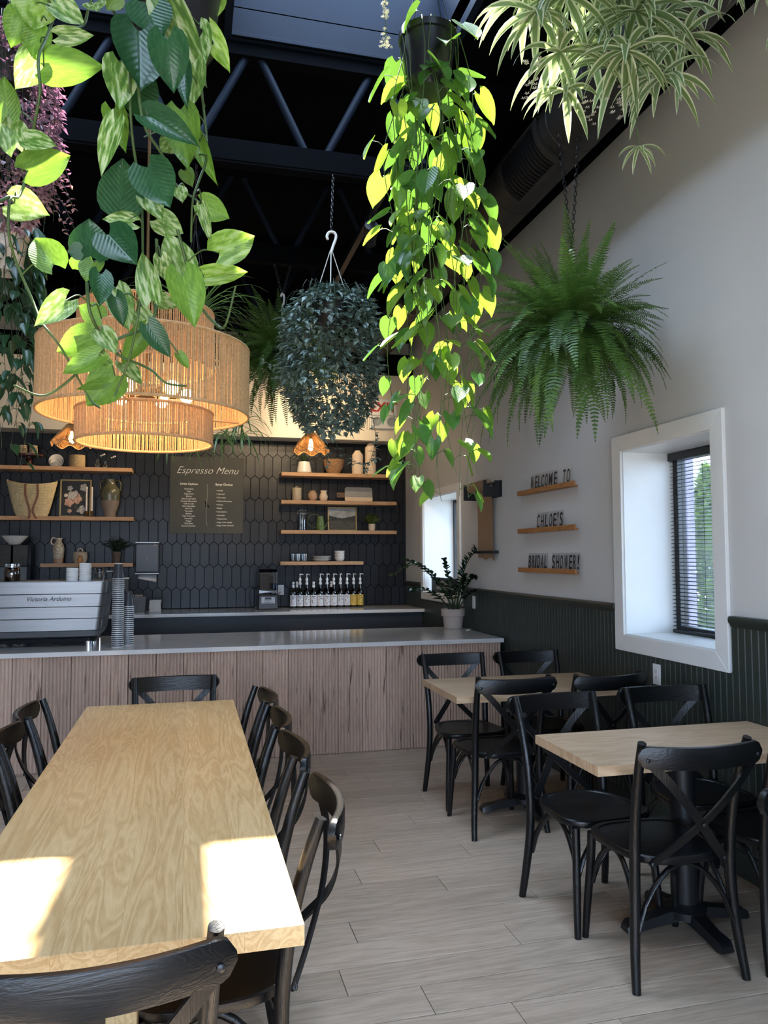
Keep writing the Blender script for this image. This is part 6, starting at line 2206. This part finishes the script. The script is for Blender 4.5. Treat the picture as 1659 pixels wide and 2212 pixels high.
silver = leafmat('silver_inch_leaf', '#2c443d', '#9db5af', .12, '#4a6a50', .40, mscale=60)
tails = [[(-.05, -.05, -.45), (-.05, -.05, -.60), (-.03, -.05, -.78)], [(-.06, -.1, -.45), (.02, -.12, -.70), (.14, -.12, -.78), (.24, -.12, -.74)], [(.20, -.05, -.40), (.24, -.06, -.60), (.22, -.06, -.72), (.17, -.06, -.82)], [(-.2, -.1, -.30), (-.3, -.12, -.28), (-.38, -.1, -.24)]]
t = fuzz_plant('silver_inch_plant', 'silvery fine-leaved trailing plant on a white wire hook', (.76, 4.15, 2.83), .262, .24, -.58, 3000, .052, silver, 5, tails)
for k in range(3):
    a = 2 * PI * (k + .15) / 3
    MB().tube([(.12 * math.cos(a), .12 * math.sin(a), .15), (.006 * math.cos(a), .006 * math.sin(a), .44)], .0026, 6).build('hanger_wire', M['white'], t)
MB().tube(smooth_path([(0, 0, .43), (.012, 0, .47), (.028, 0, .52), (.018, 0, .545), (-.010, 0, .545), (-.024, 0, .52), (-.018, 0, .50)], 5), [.006] + [.008] * 29 + [.004], 8).build('hanger_hook', M['white'], t, smooth=80)
chain_mb((0, 0, .54), (0.02, .05, .905)).build('chain', M['metalblk'], t)
purple = leafmat('purple_leaf', '#4d3846', '#b59fa9', .22, '#b8689a', .12, mscale=70)
tails = [[(.1 + .02 * k, -.05 + .03 * k, -.1 - .08 * k), (.2 + .01 * k, -.02, -.16 - .1 * k), (.24 + .012 * k, 0, -.26 - .10 * k)] for k in range(5)]
fuzz_plant('purple_wandering_plant', 'purple-leaved trailing plant glittering in the sun at upper left', (-.74, 3.30, 3.45), .20, .28, -.55, 3000, .034, purple, 6, tails)
chain_mb((-.74, 3.30, 3.61), (-.74, 3.30, 4.49)).build('chain', M['metalblk'], bpy.data.objects['purple_wandering_plant']).location = (.74, -3.30, -3.45)

# ------------------------------------------------------------------ glossy zz plant on the counter
t = thing('zz_plant', 'glossy dark zz plant in a pinkish clay pot on the counter', 'potted plant', (2.46, 6.96, .8655))
MB().lathe([(0, 0), (.082, 0), (.086, .004), (.100, .118), (.110, .118), (.113, .122), (.116, .185), (.108, .187), (.098, .17), (0, .165)], 36).build('pot', M['terra'], t, smooth=30)
MB().lathe([(0, .172), (.098, .171)], 20).build('soil', M['soil'], t)
zzm = leafmat('zz_leaf', '#10231a', '#1d3a27', .12, '#3d6a3a', .2)
zl = leaf_mb(lobe=0, fold=.2, curl=.1, wprof=[.06, .2, .34, .45, .5, .45, .32, .14, .01]).mesh('leaf', zzm, 180)
rg = random.Random(12)
for st in ([(0, 0, .17), (-.16, -.05, .45), (-.38, -.08, .62), (-.62, -.10, .52)], [(.01, 0, .17), (-.12, .02, .40), (-.30, .02, .58), (-.46, .0, .66)], [(.03, 0, .17), (.04, -.10, .42), (.07, -.20, .62), (.11, -.34, .74)], [(.04, 0, .17), (.06, -.12, .34), (.09, -.28, .48), (.10, -.36, .50)], [(0, -.02, .17), (-.04, -.05, .38), (-.08, -.06, .56), (-.10, -.06, .64)], [(-.03, 0, .17), (-.16, -.08, .30), (-.32, -.14, .38), (-.45, -.16, .38)], [(0, 0, .17), (.02, -.08, .38), (.04, -.16, .50)], [(0, -.03, .17), (-.06, -.14, .30), (-.14, -.24, .36)], [(.04, .02, .17), (.06, -.04, .36), (.09, -.12, .46)], [(.03, -.04, .17), (.06, -.2, .30), (.09, -.36, .36)]):
    sp = smooth_path(st, 6)
    MB().tube(sp, [.0085 - .0055 * i / len(sp) for i in range(len(sp))], 7).build('stem', M['stemd'], t, smooth=80)
    for i in range(5, len(sp)):
        tv = (sp[i] - sp[i - 1]).normalized()
        sd = tv.cross(Vector((0, 0, 1)))
        sd = sd.normalized() if sd.length > .1 else Vector((1, 0, 0))
        for s in (-1, 1):
            dv = sd * s * rg.uniform(.6, 1.1) + tv * .6 + Vector((0, 0, rg.uniform(-.3, .2)))
            b = sp[i]
            if (b + dv.normalized() * .09).x > .125:
                dv.x = -abs(dv.x) * .2
            inst('leaf', zl, t, mw=leaf_matrix(b, dv, Vector((rg.uniform(-.5, .5), -.5, 1)), .034, rg.uniform(.06, .085)))

# ------------------------------------------------------------------ outside the window
def conifer(label, x, y, h, r, seed):
    t = thing('conifer', label, 'tree', (x, y, -.21), 0, 'conifers outside the window')
    rg = random.Random(seed)
    MB().tube([(0, 0, 0), (0, 0, h * .5)], .06, 8).build('trunk', M['stemd'], t)
    mb = MB()
    for k in range(2600):
        u = rg.random() ** .8
        az = rg.uniform(0, 2 * PI)
        rr = r * (1 - u) ** .75 * rg.uniform(.75, 1.05) + .02
        p = Vector((rr * math.cos(az), rr * math.sin(az), .1 + u * (h - .1)))
        o_ = Vector((math.cos(az), math.sin(az), rg.uniform(.2, 1.0)))
        x_ = Vector((-math.sin(az), math.cos(az), rg.uniform(-.3, .3))) * .05
        n = len(mb.v)
        mb.v += [tuple(p - o_ * .05), tuple(p + x_), tuple(p + o_ * .13), tuple(p - x_)]
        mb.f.append((n, n + 1, n + 2, n + 3))
    mb.build('foliage', leafmat('conifer_green', '#3b5a2c', '#6b8a48', .2, '#8fb04a', .6), t, kind='stuff')


# trees
conifer('tall pointed conifer seen through the blind', 6.35, 8.25, 2.85, .62, 1)
conifer('broad conifer at the right behind the blind', 8.0, 8.9, 2.8, .8, 2)
conifer('shorter conifer low behind the blind', 6.9, 6.9, 2.1, .65, 3)
rg = random.Random(4)
for i, (x, y, r) in enumerate(((5.2, 5.7, .42), (5.8, 6.4, .35), (5.0, 6.5, .3), (6.0, 5.4, .4))):
    def wob(a, z, s=i):
        return 1 + .14 * math.sin(3 * a + s) + .09 * math.sin(5 * a + 7 * z + s)
    tag(MB().lathe([(r * .8, 0), (r, r * .25), (r * .9, r * .6), (r * .55, r * .9), (0, r)], 12, wob=wob).build('boulder', M['rock'], None, loc=(x, y, -.21), smooth=35),
        ['large', 'rear', 'small', 'right-hand'][i] + ' grey boulder on the ground outside the window', 'boulder', 'boulders outside the window')
